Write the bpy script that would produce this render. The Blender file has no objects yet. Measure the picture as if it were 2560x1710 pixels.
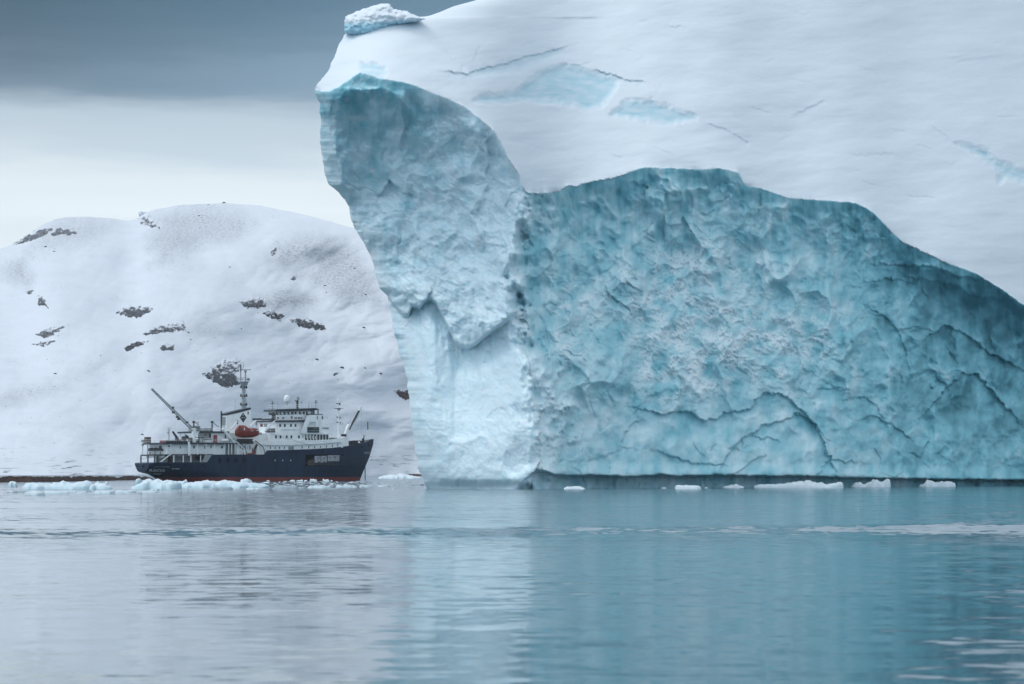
import bpy, bmesh, math, random
import numpy as np
from mathutils import Vector, Matrix

# ------------------------------------------------------------------ camera, sky, sun, exposure
scene = bpy.context.scene
col = scene.collection
R = math.radians
FOC, HOR, CX, CAM_H = 7111.0, 1182.5, 1280.0, 2.6      # focal length, horizon row, centre column (photo pixels), eye height (m)

cam_data = bpy.data.cameras.new('camera')
cam_data.lens = 100.0; cam_data.sensor_width = 36.0
cam_data.shift_y = (HOR - 855.0) / 2560.0
cam_data.dof.use_dof = True; cam_data.dof.focus_distance = 520.0; cam_data.dof.aperture_fstop = 2.2
cam_data.clip_start = 0.5; cam_data.clip_end = 30000.0
cam = bpy.data.objects.new('camera', cam_data); col.objects.link(cam)
cam.location = (0, 0, CAM_H); cam.rotation_euler = (R(90), 0, 0)
scene.camera = cam

SUN_EL, SUN_AZ = R(56), R(-92)          # sun azimuth measured from +Y (view direction) towards +X
world = bpy.data.worlds.new('World'); scene.world = world
world.use_nodes = True
nt = world.node_tree; nt.nodes.clear()
def N(t, **k):
    n = nt.nodes.new(t)
    for a, b in k.items(): setattr(n, a, b)
    return n
out = N('ShaderNodeOutputWorld')
sky = N('ShaderNodeTexSky', sky_type='NISHITA', sun_disc=False, sun_elevation=SUN_EL, sun_rotation=SUN_AZ % (2*math.pi), altitude=0.0)
bg_sky = N('ShaderNodeBackground'); bg_sky.inputs[1].default_value = 0.06
nt.links.new(sky.outputs[0], bg_sky.inputs[0])
tc = N('ShaderNodeTexCoord')
sep = N('ShaderNodeSeparateXYZ'); nt.links.new(tc.outputs['Generated'], sep.inputs[0])
mp = N('ShaderNodeMapping'); mp.inputs['Scale'].default_value = (3.0, 3.0, 26.0)
nt.links.new(tc.outputs['Generated'], mp.inputs[0])
nz = N('ShaderNodeTexNoise'); nz.inputs['Scale'].default_value = 2.2; nz.inputs['Detail'].default_value = 5.0; nz.inputs['Roughness'].default_value = 0.55
nt.links.new(mp.outputs[0], nz.inputs['Vector'])
def math_node(op, a, b=None, c=None):
    n = N('ShaderNodeMath', operation=op)
    for i, q in enumerate((a, b, c)):
        if q is None: continue
        if isinstance(q, (int, float)): n.inputs[i].default_value = q
        else: nt.links.new(q, n.inputs[i])
    return n.outputs[0]
wob = math_node('MULTIPLY', math_node('SUBTRACT', nz.outputs[0], 0.5), 0.042)
elev = math_node('ADD', sep.outputs[2], wob)
ramp = N('ShaderNodeValToRGB'); nt.links.new(elev, ramp.inputs[0])
cr = ramp.color_ramp; cr.interpolation = 'EASE'
SKY_STOPS = [(0.0, (.47, .60, .70)), (0.045, (.56, .68, .76)), (0.080, (.71, .79, .84)), (0.099, (.72, .80, .85)),
             (0.117, (.49, .595, .68)), (0.136, (.165, .25, .335)), (0.150, (.100, .172, .240)), (0.166, (.068, .135, .195)), (0.195, (.13, .215, .295)),
             (0.27, (.56, .70, .86)), (0.60, (.53, .71, .93)), (1.0, (.57, .75, 1.0))]
while len(cr.elements) < len(SKY_STOPS): cr.elements.new(0.5)
for e, (p, c) in zip(cr.elements, SKY_STOPS):
    e.position = p; e.color = (*c, 1)
# the cloud deck is thinner, and so lighter, towards the right of the view
mr = N('ShaderNodeMapRange'); mr.inputs[1].default_value = -0.17; mr.inputs[2].default_value = 0.0
mr.inputs[3].default_value = 0.80; mr.inputs[4].default_value = 1.55
nt.links.new(sep.outputs[0], mr.inputs[0])
band = N('ShaderNodeMapRange'); band.inputs[1].default_value = 0.12; band.inputs[2].default_value = 0.14
nt.links.new(elev, band.inputs[0])
top = N('ShaderNodeMapRange'); top.inputs[1].default_value = 0.19; top.inputs[2].default_value = 0.27; top.inputs[3].default_value = 1.0; top.inputs[4].default_value = 0.0
nt.links.new(elev, top.inputs[0])
gain = math_node('ADD', 1.0, math_node('MULTIPLY', math_node('SUBTRACT', mr.outputs[0], 1.0), math_node('MULTIPLY', band.outputs[0], top.outputs[0])))
mottle = math_node('ADD', 0.84, math_node('MULTIPLY', nz.outputs[0], 0.32))
# away from the dark deck ahead, the overcast is paler
ramp2 = N('ShaderNodeValToRGB'); nt.links.new(elev, ramp2.inputs[0])
for e, (p, c) in zip((ramp2.color_ramp.elements[0], ramp2.color_ramp.elements[1], ramp2.color_ramp.elements.new(.5)), ((0.0, (.54, .73, .91)), (1.0, (.55, .73, 1.0)), (.35, (.63, .83, 1.0)))):
    e.position = p; e.color = (*c, 1)
rear = N('ShaderNodeMapRange', interpolation_type='SMOOTHSTEP'); rear.inputs[1].default_value = 0.70; rear.inputs[2].default_value = 0.10
nt.links.new(sep.outputs[1], rear.inputs[0])
cmix = N('ShaderNodeMix', data_type='RGBA'); nt.links.new(rear.outputs[0], cmix.inputs[0]); nt.links.new(ramp.outputs[0], cmix.inputs[6]); nt.links.new(ramp2.outputs[0], cmix.inputs[7])
bg_cl = N('ShaderNodeBackground')
nt.links.new(cmix.outputs[2], bg_cl.inputs[0])
# the overcast is brighter on the left, where the sun stands behind it
lr = N('ShaderNodeMapRange', interpolation_type='SMOOTHSTEP'); lr.inputs[1].default_value = -0.9; lr.inputs[2].default_value = 0.9; lr.inputs[3].default_value = 0.20; lr.inputs[4].default_value = -0.22
nt.links.new(sep.outputs[0], lr.inputs[0])
lrf = math_node('ADD', 1.0, math_node('MULTIPLY', lr.outputs[0], math_node('MAXIMUM', rear.outputs[0], math_node('SUBTRACT', 1.0, top.outputs[0]))))
CLOUD_STRENGTH = 1.0
nt.links.new(math_node('MULTIPLY', math_node('MULTIPLY', gain, mottle), math_node('MULTIPLY', lrf, CLOUD_STRENGTH)), bg_cl.inputs[1])
mix = N('ShaderNodeMixShader'); mix.inputs[0].default_value = 0.94
nt.links.new(bg_sky.outputs[0], mix.inputs[1]); nt.links.new(bg_cl.outputs[0], mix.inputs[2])
nt.links.new(mix.outputs[0], out.inputs[0])

sun_data = bpy.data.lights.new('sun', 'SUN'); sun_data.energy = 0.9; sun_data.angle = R(25); sun_data.color = (1.0, .97, .93)
sun = bpy.data.objects.new('sun', sun_data); col.objects.link(sun)
sd = Vector((math.sin(SUN_AZ)*math.cos(SUN_EL), math.cos(SUN_AZ)*math.cos(SUN_EL), math.sin(SUN_EL)))
sun.rotation_euler = sd.to_track_quat('Z', 'Y').to_euler()

scene.view_settings.view_transform = 'Standard'; scene.view_settings.look = 'None'
scene.view_settings.exposure = 0.25; scene.view_settings.gamma = 1.0
scene.cycles.use_denoising = True
scene.cycles.max_bounces = 6; scene.cycles.diffuse_bounces = 3; scene.cycles.glossy_bounces = 3
scene.cycles.volume_bounces = 0

# ------------------------------------------------------------------ helpers
def tag(o, label=None, cat=None, group=None, kind=None):
    for k, v in (('label', label), ('category', cat), ('group', group), ('kind', kind)):
        if v: o[k] = v
    return o

def empty(name, loc=(0, 0, 0), rz=0.0):
    o = bpy.data.objects.new(name, None); col.objects.link(o)
    o.location = loc; o.rotation_euler = (0, 0, rz); o.empty_display_size = 1.0
    return o

def link_mesh(name, verts, faces, mat, parent=None, smooth=True, colors=None):
    """verts (n,3) array, faces list or (m,4)/(m,3) array"""
    me = bpy.data.meshes.new(name)
    verts = np.asarray(verts, dtype=np.float32)
    if isinstance(faces, np.ndarray):
        k = faces.shape[1]; m = len(faces)
        me.vertices.add(len(verts)); me.vertices.foreach_set('co', verts.ravel())
        me.loops.add(m*k); me.loops.foreach_set('vertex_index', faces.astype(np.int32).ravel())
        me.polygons.add(m); me.polygons.foreach_set('loop_start', np.arange(0, m*k, k, dtype=np.int32))
        me.polygons.foreach_set('loop_total', np.full(m, k, dtype=np.int32))
        me.update(calc_edges=True)
    else:
        me.from_pydata([tuple(map(float, v)) for v in verts], [], faces); me.update()
    if colors is not None:
        at = me.color_attributes.new('tint', 'FLOAT_COLOR', 'POINT')
        c4 = np.ones((len(verts), 4), dtype=np.float32); c4[:, :3] = colors
        at.data.foreach_set('color', c4.ravel())
    me.polygons.foreach_set('use_smooth', np.full(len(me.polygons), bool(smooth)))
    me.validate()
    if mat: me.materials.append(mat)
    o = bpy.data.objects.new(name, me); col.objects.link(o)
    if parent: o.parent = parent
    return o

class MB:
    """collects solids; build() links them as ONE mesh object"""
    def __init__(self): self.v = []; self.f = []
    def add(self, vs, fs):
        b = len(self.v); self.v += [tuple(p) for p in vs]; self.f += [[i+b for i in q] for q in fs]; return self
    def box(self, x0, x1, y0, y1, z0, z1):
        x0, x1 = min(x0, x1), max(x0, x1); y0, y1 = min(y0, y1), max(y0, y1); z0, z1 = min(z0, z1), max(z0, z1)
        vs = [(x, y, z) for z in (z0, z1) for y in (y0, y1) for x in (x0, x1)]
        return self.add(vs, [(0,2,3,1), (4,5,7,6), (0,1,5,4), (2,6,7,3), (0,4,6,2), (1,3,7,5)])
    def prism(self, pts, y0, y1):
        """pts: (x,z) outline, extruded from y0 to y1"""
        n = len(pts); vs = [(x, y0, z) for x, z in pts] + [(x, y1, z) for x, z in pts]
        fs = [tuple(range(n-1, -1, -1)), tuple(range(n, 2*n))] + [(i, (i+1) % n, n+(i+1) % n, n+i) for i in range(n)]
        return self.add(vs, fs)
    def plan(self, pts, z0, z1):
        n = len(pts); vs = [(x, y, z0) for x, y in pts] + [(x, y, z1) for x, y in pts]
        fs = [tuple(range(n-1, -1, -1)), tuple(range(n, 2*n))] + [(i, (i+1) % n, n+(i+1) % n, n+i) for i in range(n)]
        return self.add(vs, fs)
    def tube(self, pts, r, n=6):
        pts = [Vector(p) for p in pts]
        rs = r if isinstance(r, (list, tuple)) else [r]*len(pts)
        vs = []; fs = []
        for i, p in enumerate(pts):
            t = (pts[min(i+1, len(pts)-1)] - pts[max(i-1, 0)]).normalized()
            a = t.cross(Vector((0, 0, 1)) if abs(t.z) < .9 else Vector((1, 0, 0))).normalized(); b = t.cross(a)
            for k in range(n):
                an = 2*math.pi*k/n
                vs.append(p + (a*math.cos(an) + b*math.sin(an))*rs[i])
        for i in range(len(pts)-1):
            for k in range(n):
                fs.append((i*n+k, i*n+(k+1) % n, (i+1)*n+(k+1) % n, (i+1)*n+k))
        fs.append(tuple(range(n-1, -1, -1))); fs.append(tuple((len(pts)-1)*n+k for k in range(n)))
        return self.add(vs, fs)
    def lathe(self, c, prof, n=14):
        """prof: (r,z) list, around vertical axis at c"""
        vs = []; fs = []
        for r, z in prof:
            for k in range(n):
                an = 2*math.pi*k/n; vs.append((c[0]+r*math.cos(an), c[1]+r*math.sin(an), c[2]+z))
        for i in range(len(prof)-1):
            for k in range(n):
                fs.append((i*n+k, i*n+(k+1) % n, (i+1)*n+(k+1) % n, (i+1)*n+k))
        fs.append(tuple(range(n-1, -1, -1))); fs.append(tuple((len(prof)-1)*n+k for k in range(n)))
        return self.add(vs, fs)
    def build(self, name, mat, parent=None, smooth=False):
        o = link_mesh(name, self.v, [list(f) for f in self.f], mat, parent, smooth)
        bm = bmesh.new(); bm.from_mesh(o.data); bmesh.ops.recalc_face_normals(bm, faces=bm.faces); bm.to_mesh(o.data); bm.free()
        return o

def ray(px, py, Y):
    """the point of the place seen at a photo pixel and a distance Y (arrays welcome)"""
    return ((px-CX)/FOC*Y, Y + 0*px, CAM_H - (py-HOR)/FOC*Y)

# ---- numpy noise
_rs = np.random.RandomState(7)
_P = _rs.permutation(256); _P = np.concatenate([_P, _P, _P])
_ang = _rs.rand(256)*2*math.pi; _GX, _GY = np.cos(_ang), np.sin(_ang)
def pn(x, y, seed=0):
    x = np.asarray(x, float) + seed*17.31; y = np.asarray(y, float) + seed*5.77
    xi = np.floor(x).astype(int); yi = np.floor(y).astype(int); xf = x-xi; yf = y-yi
    u = xf*xf*xf*(xf*(xf*6-15)+10); w = yf*yf*yf*(yf*(yf*6-15)+10)
    xi &= 255; yi &= 255
    def g(i, j, dx, dy):
        h = _P[_P[(xi+i) & 255] + ((yi+j) & 255)]
        return _GX[h]*dx + _GY[h]*dy
    a = g(0, 0, xf, yf); b = g(1, 0, xf-1, yf); c = g(0, 1, xf, yf-1); d = g(1, 1, xf-1, yf-1)
    return 1.5*((a*(1-u)+b*u)*(1-w) + (c*(1-u)+d*u)*w)
def fbm(x, y, o=4, seed=0, gain=.5):
    s = 0; a = 1.0
    for k in range(o):
        s = s + a*pn(x*2**k, y*2**k, seed+k*3); a *= gain
    return s
def ridged(x, y, o=4, seed=0):
    s = 0; a = 1.0
    for k in range(o):
        s = s + a*(1-2*np.abs(pn(x*2**k, y*2**k, seed+k*3))); a *= .5
    return s
_J = _rs.rand(256, 4)
def worley(x, y, seed=0):
    """F1, F2, offset to the nearest cell centre, two random numbers of that cell"""
    x = np.asarray(x, float)+seed*13.7; y = np.asarray(y, float)+seed*7.9
    xi = np.floor(x).astype(int); yi = np.floor(y).astype(int)
    F1 = np.full(x.shape, 9.0); F2 = np.full(x.shape, 9.0); ox = np.zeros(x.shape); oy = np.zeros(x.shape); ra = np.zeros(x.shape); rb = np.zeros(x.shape)
    for i in (-1, 0, 1):
        for j in (-1, 0, 1):
            h = _P[_P[(xi+i) & 255] + ((yi+j) & 255)]
            dx = x-(xi+i+_J[h, 0]); dy = y-(yi+j+_J[h, 1]); d = np.hypot(dx, dy)
            near = d < F1
            F2 = np.where(near, F1, np.minimum(F2, d)); F1 = np.where(near, d, F1)
            ox = np.where(near, dx, ox); oy = np.where(near, dy, oy); ra = np.where(near, _J[h, 2], ra); rb = np.where(near, _J[h, 3], rb)
    return F1, F2, ox, oy, ra, rb
def sst(a, b, x):
    t = np.clip((x-a)/(b-a), 0, 1); return t*t*(3-2*t)
def poly_mask(pts, u, v, soft, seed=0, rough=0.0, rs=30.0):
    """soft inside-mask (0..1) of a polygon, edge broken up by noise"""
    pts = np.asarray(pts, float); inside = np.zeros(u.shape, bool); dist = np.full(u.shape, 1e9)
    n = len(pts)
    for i in range(n):
        x0, y0 = pts[i]; x1, y1 = pts[(i+1) % n]
        c = ((y0 > v) != (y1 > v)) & (u < (x1-x0)*(v-y0)/((y1-y0) if y1 != y0 else 1e-9)+x0)
        inside ^= c
        t = np.clip(((u-x0)*(x1-x0)+(v-y0)*(y1-y0))/max((x1-x0)**2+(y1-y0)**2, 1e-9), 0, 1)
        dist = np.minimum(dist, np.hypot(u-x0-t*(x1-x0), v-y0-t*(y1-y0)))
    sd_ = np.where(inside, dist, -dist)
    if rough: sd_ = sd_ + rough*fbm(u/rs, v/rs, 4, seed)
    return np.clip(sd_/soft*.5+.5, 0, 1)
def line_dist(pts, u, v):
    """distance to an open polyline and which side (positive = below)"""
    pts = np.asarray(pts, float); best = np.full(u.shape, 1e9); side = np.zeros(u.shape)
    for i in range(len(pts)-1):
        x0, y0 = pts[i]; x1, y1 = pts[i+1]
        t = np.clip(((u-x0)*(x1-x0)+(v-y0)*(y1-y0))/max((x1-x0)**2+(y1-y0)**2, 1e-9), 0, 1)
        qx = x0+t*(x1-x0); qy = y0+t*(y1-y0); d = np.hypot(u-qx, v-qy)
        cr_ = (x1-x0)*(v-y0)-(y1-y0)*(u-x0)
        near = d < best; best = np.where(near, d, best); side = np.where(near, np.sign(cr_) if x1 >= x0 else -np.sign(cr_), side)
    return best, side

# ---- materials
def material(name, base=(.5, .5, .5), rough=.6, spec=.5, metal=0.0, noise=None, tint=False, bump=None, emit=None):
    m = bpy.data.materials.new(name); m.use_nodes = True
    t = m.node_tree; b = t.nodes['Principled BSDF']
    b.inputs['Roughness'].default_value = rough; b.inputs['Metallic'].default_value = metal
    b.inputs['Specular IOR Level'].default_value = spec
    b.inputs['Base Color'].default_value = (*base, 1)
    co = t.nodes.new('ShaderNodeTexCoord')
    src = None
    if tint:
        a = t.nodes.new('ShaderNodeAttribute'); a.attribute_name = 'tint'; src = a.outputs['Color']
    if noise:
        sc, amt = noise[:2]; stretch = noise[2] if len(noise) > 2 else (1, 1, 1)
        mpn = t.nodes.new('ShaderNodeMapping'); mpn.inputs['Scale'].default_value = stretch; t.links.new(co.outputs['Object'], mpn.inputs[0])
        nn = t.nodes.new('ShaderNodeTexNoise'); nn.inputs['Scale'].default_value = sc; nn.inputs['Detail'].default_value = 6; nn.inputs['Roughness'].default_value = .6
        t.links.new(mpn.outputs[0], nn.inputs['Vector'])
        r_ = t.nodes.new('ShaderNodeMapRange'); r_.inputs[1].default_value = .3; r_.inputs[2].default_value = .7; r_.inputs[3].default_value = 1-amt; r_.inputs[4].default_value = 1+amt
        t.links.new(nn.outputs[0], r_.inputs[0])
        mx = t.nodes.new('ShaderNodeVectorMath'); mx.operation = 'SCALE'
        if src is not None: t.links.new(src, mx.inputs[0])
        else: mx.inputs[0].default_value = base
        t.links.new(r_.outputs[0], mx.inputs['Scale']); src = mx.outputs[0]
    if src is not None: t.links.new(src, b.inputs['Base Color'])
    if bump:
        sc, dist, stren = bump
        nb = t.nodes.new('ShaderNodeTexNoise'); nb.inputs['Scale'].default_value = sc; nb.inputs['Detail'].default_value = 8; nb.inputs['Roughness'].default_value = .65
        t.links.new(co.outputs['Object'], nb.inputs['Vector'])
        bp = t.nodes.new('ShaderNodeBump'); bp.inputs['Strength'].default_value = stren; bp.inputs['Distance'].default_value = dist
        t.links.new(nb.outputs[0], bp.inputs['Height']); t.links.new(bp.outputs[0], b.inputs['Normal'])
    return m
# ------------------------------------------------------------------ water
def water_material():
    m = bpy.data.materials.new('sea_water'); m.use_nodes = True
    t = m.node_tree; b = t.nodes['Principled BSDF']; L = t.links.new
    b.inputs['Base Color'].default_value = (.022, .078, .104, 1); b.inputs['Roughness'].default_value = .065; b.inputs['IOR'].default_value = 1.5
    co = t.nodes.new('ShaderNodeTexCoord')
    def noise(scale, detail, sx, sy, off):
        mpn = t.nodes.new('ShaderNodeMapping'); mpn.inputs['Scale'].default_value = (sx, sy, 1); mpn.inputs['Location'].default_value = (off, off*1.7, off*.3)
        L(co.outputs['Object'], mpn.inputs[0])
        n = t.nodes.new('ShaderNodeTexNoise'); n.inputs['Scale'].default_value = scale; n.inputs['Detail'].default_value = detail; n.inputs['Roughness'].default_value = .5
        L(mpn.outputs[0], n.inputs['Vector']); return n
    def M(op, a, b_=None):
        n = t.nodes.new('ShaderNodeMath'); n.operation = op
        for i, q in enumerate((a, b_)):
            if q is None: continue
            if isinstance(q, (int, float)): n.inputs[i].default_value = q
            else: L(q, n.inputs[i])
        return n.outputs[0]
    sepx = t.nodes.new('ShaderNodeSeparateXYZ'); L(co.outputs['Object'], sepx.inputs[0])
    # ripples: slopes from noise; the water beyond the wake is calmer, with cat's paws
    sl = []
    for k in (0, 1):
        n1 = noise(.70, 3.0, .70, 1.0, 3.1+11*k); n2 = noise(.20, 2.0, .55, 1.0, 40+7*k); n3 = noise(2.0, 2.0, .8, 1.0, 71+5*k)
        s = M('ADD', M('MULTIPLY', M('SUBTRACT', n1.outputs[0], .5), 1.0), M('MULTIPLY', M('SUBTRACT', n2.outputs[0], .5), .30))
        sl.append(M('ADD', s, M('MULTIPLY', M('SUBTRACT', n3.outputs[0], .5), .85)))
    far = t.nodes.new('ShaderNodeMapRange'); far.inputs[1].default_value = 95; far.inputs[2].default_value = 150; far.inputs[3].default_value = 1.0; far.inputs[4].default_value = 3.3
    L(sepx.outputs[1], far.inputs[0])
    far2 = t.nodes.new('ShaderNodeMapRange'); far2.inputs[1].default_value = 380; far2.inputs[2].default_value = 650; far2.inputs[3].default_value = 1.0; far2.inputs[4].default_value = 1.5; L(sepx.outputs[1], far2.inputs[0])
    side = t.nodes.new('ShaderNodeMapRange'); side.inputs[1].default_value = -.02; side.inputs[2].default_value = .16; side.inputs[3].default_value = .8; side.inputs[4].default_value = .70
    L(M('DIVIDE', sepx.outputs[0], M('MAXIMUM', sepx.outputs[1], 1.0)), side.inputs[0])
    paw = noise(.035, 3.0, .35, 1.0, 9.0)
    pawr = t.nodes.new('ShaderNodeMapRange'); pawr.inputs[1].default_value = .38; pawr.inputs[2].default_value = .62; pawr.inputs[3].default_value = .45; pawr.inputs[4].default_value = 1.35
    L(paw.outputs[0], pawr.inputs[0])
    amp = M('MULTIPLY', M('MULTIPLY', M('MULTIPLY', M('MULTIPLY', far.outputs[0], far2.outputs[0]), pawr.outputs[0]), side.outputs[0]), WATER_TILT)
    cx = t.nodes.new('ShaderNodeCombineXYZ'); L(M('MULTIPLY', sl[0], M('MULTIPLY', amp, .6)), cx.inputs[0]); L(M('MULTIPLY', sl[1], amp), cx.inputs[1])
    geo = t.nodes.new('ShaderNodeNewGeometry')
    ad = t.nodes.new('ShaderNodeVectorMath'); ad.operation = 'ADD'; L(geo.outputs['Normal'], ad.inputs[0]); L(cx.outputs[0], ad.inputs[1])
    no = t.nodes.new('ShaderNodeVectorMath'); no.operation = 'NORMALIZE'; L(ad.outputs[0], no.inputs[0])
    L(no.outputs[0], b.inputs['Normal'])
    return m
WATER_TILT = 0.15

def wake_y(x):                       # where the long low swell runs across the water
    return 118.0 - 0.55*x - 0.006*x*x*0 + 4*np.sin(x*.045)
# fine strip of water carrying the swell, inside one sheet that reaches the horizon
xs = np.concatenate([[-9000, -3000, -900, -300, -120, -60], np.linspace(-40, 40, 161), [60, 120, 300, 900, 3000, 9000]])
ys = np.concatenate([[-400, -60, 0, 15, 25], np.linspace(30, 90, 121), np.linspace(90.5, 150, 240), [160, 200, 260, 330, 420, 520, 700, 1000, 1600, 2600, 4500, 9000]])
gx, gy = np.meshgrid(xs, ys)
dd = gy - (121.0 + 0.10*gx + 1.5*np.sin(gx*.06))
amp_l = 0.36*(1+.25*pn(gx*.05, gy*.01, 5))
gz = amp_l*np.exp(-(dd/5.2)**2)
gz *= np.clip(1-(np.abs(gx)/300.0), 0, 1)
near = np.clip((95-gy)/40, 0, 1)*np.clip(1-np.abs(gx)/55, 0, 1)*np.clip((gy-20)/10, 0, 1)
nx_, ny_ = len(xs), len(ys)
idx = np.arange(nx_*ny_).reshape(ny_, nx_)
fq = np.stack([idx[:-1, :-1], idx[:-1, 1:], idx[1:, 1:], idx[1:, :-1]], -1).reshape(-1, 4)
water = link_mesh('water', np.stack([gx, gy, gz], -1).reshape(-1, 3), fq, water_material())
tag(water, kind='structure')

# ------------------------------------------------------------------ snowy hill behind the ship
RIDGE = np.array([(-1500, 760), (-700, 700), (-300, 660), (-120, 640), (0, 622), (42, 609), (65, 596), (90, 573), (125, 552), (160, 544), (215, 541), (270, 545), (315, 552), (345, 546), (370, 528), (430, 514), (500, 510), (560, 507), (620, 511), (700, 523), (770, 538), (850, 560), (950, 592), (1100, 640), (1400, 720), (2000, 800), (3200, 880)], float)
SHORE_Y = np.array([(-1500, 700), (0, 800), (180, 880), (365, 1080), (500, 1350), (700, 1900), (950, 2300), (3200, 2600)], float)
HILL_BACK = 3300.0
def ridge_v(u): return np.interp(u, _su, _rv) + 2.0*fbm(u/60.0, u*0+3.3, 4, 2)
_su = np.linspace(-1800, 3500, 1061); _k = np.exp(-.5*(np.arange(-40, 41)/14.)**2); _k /= _k.sum()
_sy = np.convolve(np.pad(np.interp(_su, SHORE_Y[:, 0], SHORE_Y[:, 1]), 40, 'edge'), _k, 'valid')
_k2 = np.exp(-.5*(np.arange(-40, 41)/2.2)**2); _k2 /= _k2.sum()
_rv = np.convolve(np.pad(np.interp(_su, RIDGE[:, 0], RIDGE[:, 1]), 40, 'edge'), _k2, 'valid')
def shore_y(u): return np.interp(u, _su, _sy) + 14*pn(u/45.0, u*0+.5, 3)
def hill_depth(u, v):
    """distance of the hillside met by the ray through photo column u, row v"""
    sy = shore_y(u); sm = np.interp(u, _su, _sy); v0 = HOR + FOC*(CAM_H-1.9)/sm; v1 = np.interp(u, _su, _rv)
    s = np.clip((v0-v)/(v0-v1), 0, 1)
    ry = 2750 + 120*np.sin(u/240.0)
    sm = np.interp(u, _su, _sy)
    Y = sm + (sy-sm)*np.exp(-s*40) + (ry-sm)*(0.75*s + .25*s**2)
    w = np.clip(s*6, 0, 1)*np.clip((1-s)*8, 0, 1)
    Y = Y + w*(42*fbm(u/230.0, v/150.0, 2, 4) + 5*ridged(u/120.0+v/210.0, v/95.0, 2, 6) + 2.6*fbm(u/70.0+v/160.0, v/30.0, 3, 8))
    return Y
# thin snow, where dark ground greys it: outlines traced on the hillside (column, row)
BARE = [  # polygon, strength, raggedness
    ([(360, 545), (400, 560), (365, 600), (375, 620), (395, 640), (385, 655), (375, 665), (410, 655), (450, 630), (520, 610), (600, 590), (640, 560), (600, 530), (480, 520)], .16, 10),
    ([(680, 640), (690, 610), (740, 598), (800, 594), (860, 605), (900, 640), (930, 690), (950, 740), (900, 760), (820, 735), (760, 705), (740, 690), (780, 668), (690, 668), (672, 655)], .20, 10),
    ([(640, 755), (700, 735), (760, 738), (785, 752), (760, 765), (720, 765), (690, 778), (660, 768)], .32, 6),
    ([(12, 690), (30, 660), (28, 655), (60, 650), (75, 690), (70, 715), (40, 708)], .20, 8),
    ([(100, 580), (140, 545), (215, 545), (280, 560), (240, 600), (160, 620), (60, 640)], .12, 12),
    ([(470, 830), (540, 805), (560, 830), (500, 845)], .18, 8),
    ([(-60, 1000), (60, 975), (150, 960), (170, 965), (70, 1000), (-40, 1020)], .16, 9),
    ([(140, 950), (240, 900), (300, 890), (300, 900), (220, 930)], .10, 9),
]
def hill_albedo(u, v):
    bare = np.zeros(u.shape)
    for i, (pts, st, ro) in enumerate(BARE):
        bare = np.maximum(bare, 2.1*st*poly_mask(pts, u, v, 22, seed=i+2, rough=ro, rs=26))
    speck = fbm(u/7.0+v/14.0, v/3.0, 3, 21)
    bare = bare*(.75+.6*np.clip(speck, -.8, .8)) + .035*np.clip(fbm(u/60., v/14., 4, 31), 0, 1) + .16*sst(.42, .8, speck*np.clip(.5+fbm(u/90., v/40., 2, 44), 0, 1.2))
    # pebbly lines low on the slope, above the shore
    low = sst(1085, 1172, v); line = fbm(u/40., v/5., 4, 55)
    bare = bare + low*1.0*sst(.34, .62, line)*np.clip(.35+fbm(u/120., v/30., 2, 61), 0, 1)
    bare = np.clip(bare, 0, .9)[..., None]
    return np.array((.60, .635, .69))*(1-bare) + np.array((.085, .088, .10))*bare
us = np.concatenate([np.linspace(-1500, -60, 40), np.linspace(-50, 1120, 600), np.linspace(1130, 2000, 150), np.linspace(2030, 3200, 40)])
tt = np.concatenate([np.linspace(0, .12, 110)[:-1], np.linspace(.12, 1, 330)])
U, T = np.meshgrid(us, tt)
V0 = HOR + FOC*(CAM_H-1.9)/shore_y(U); V1 = ridge_v(U); V = V0 + (V1-V0)*T
Yh = hill_depth(U, V); hx, hy, hz = ray(U, V, Yh)
hp = np.stack([hx, hy, hz], -1); hc = hill_albedo(U, V)
# over the ridge and down the far side
bk = []
# front edge: dips to the water where no earth bank shows, tucks in behind the bank where one does
bank_f = np.clip(sst(400, 350, us) + sst(1000, 1012, us)*sst(1110, 1090, us), 0, 1)
fr_ = hp[0].copy(); fr_[:, 1] += np.where(bank_f > .5, 2.0, -3.0); fr_[:, 2] = -.6
hp = np.concatenate([fr_[None], hp]); hc = np.concatenate([hc[:1], hc])
for q, (dy, dz) in enumerate(((90, -3), (260, -18), (700, -120), (1100, -320))):
    p = hp[-1].copy(); p[:, 1] += dy; p[:, 0] *= 1+dy/2750.; p[:, 2] = np.maximum(p[:, 2]+dz, -3); bk.append(p)
hp = np.concatenate([hp, np.stack(bk)]); hc = np.concatenate([hc, np.repeat(hc[-1:], 4, 0)])
ny_, nx_ = hp.shape[:2]; idx = np.arange(nx_*ny_).reshape(ny_, nx_)
fq = np.stack([idx[:-1, :-1], idx[:-1, 1:], idx[1:, 1:], idx[1:, :-1]], -1).reshape(-1, 4)
M_hill = material('thin_snow', rough=.95, spec=.05, tint=True, noise=(.02, .03), bump=(.12, .5, .25))
hill = link_mesh('hills', hp.reshape(-1, 3), fq, M_hill, colors=hc.reshape(-1, 3)); tag(hill, kind='structure')

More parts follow.
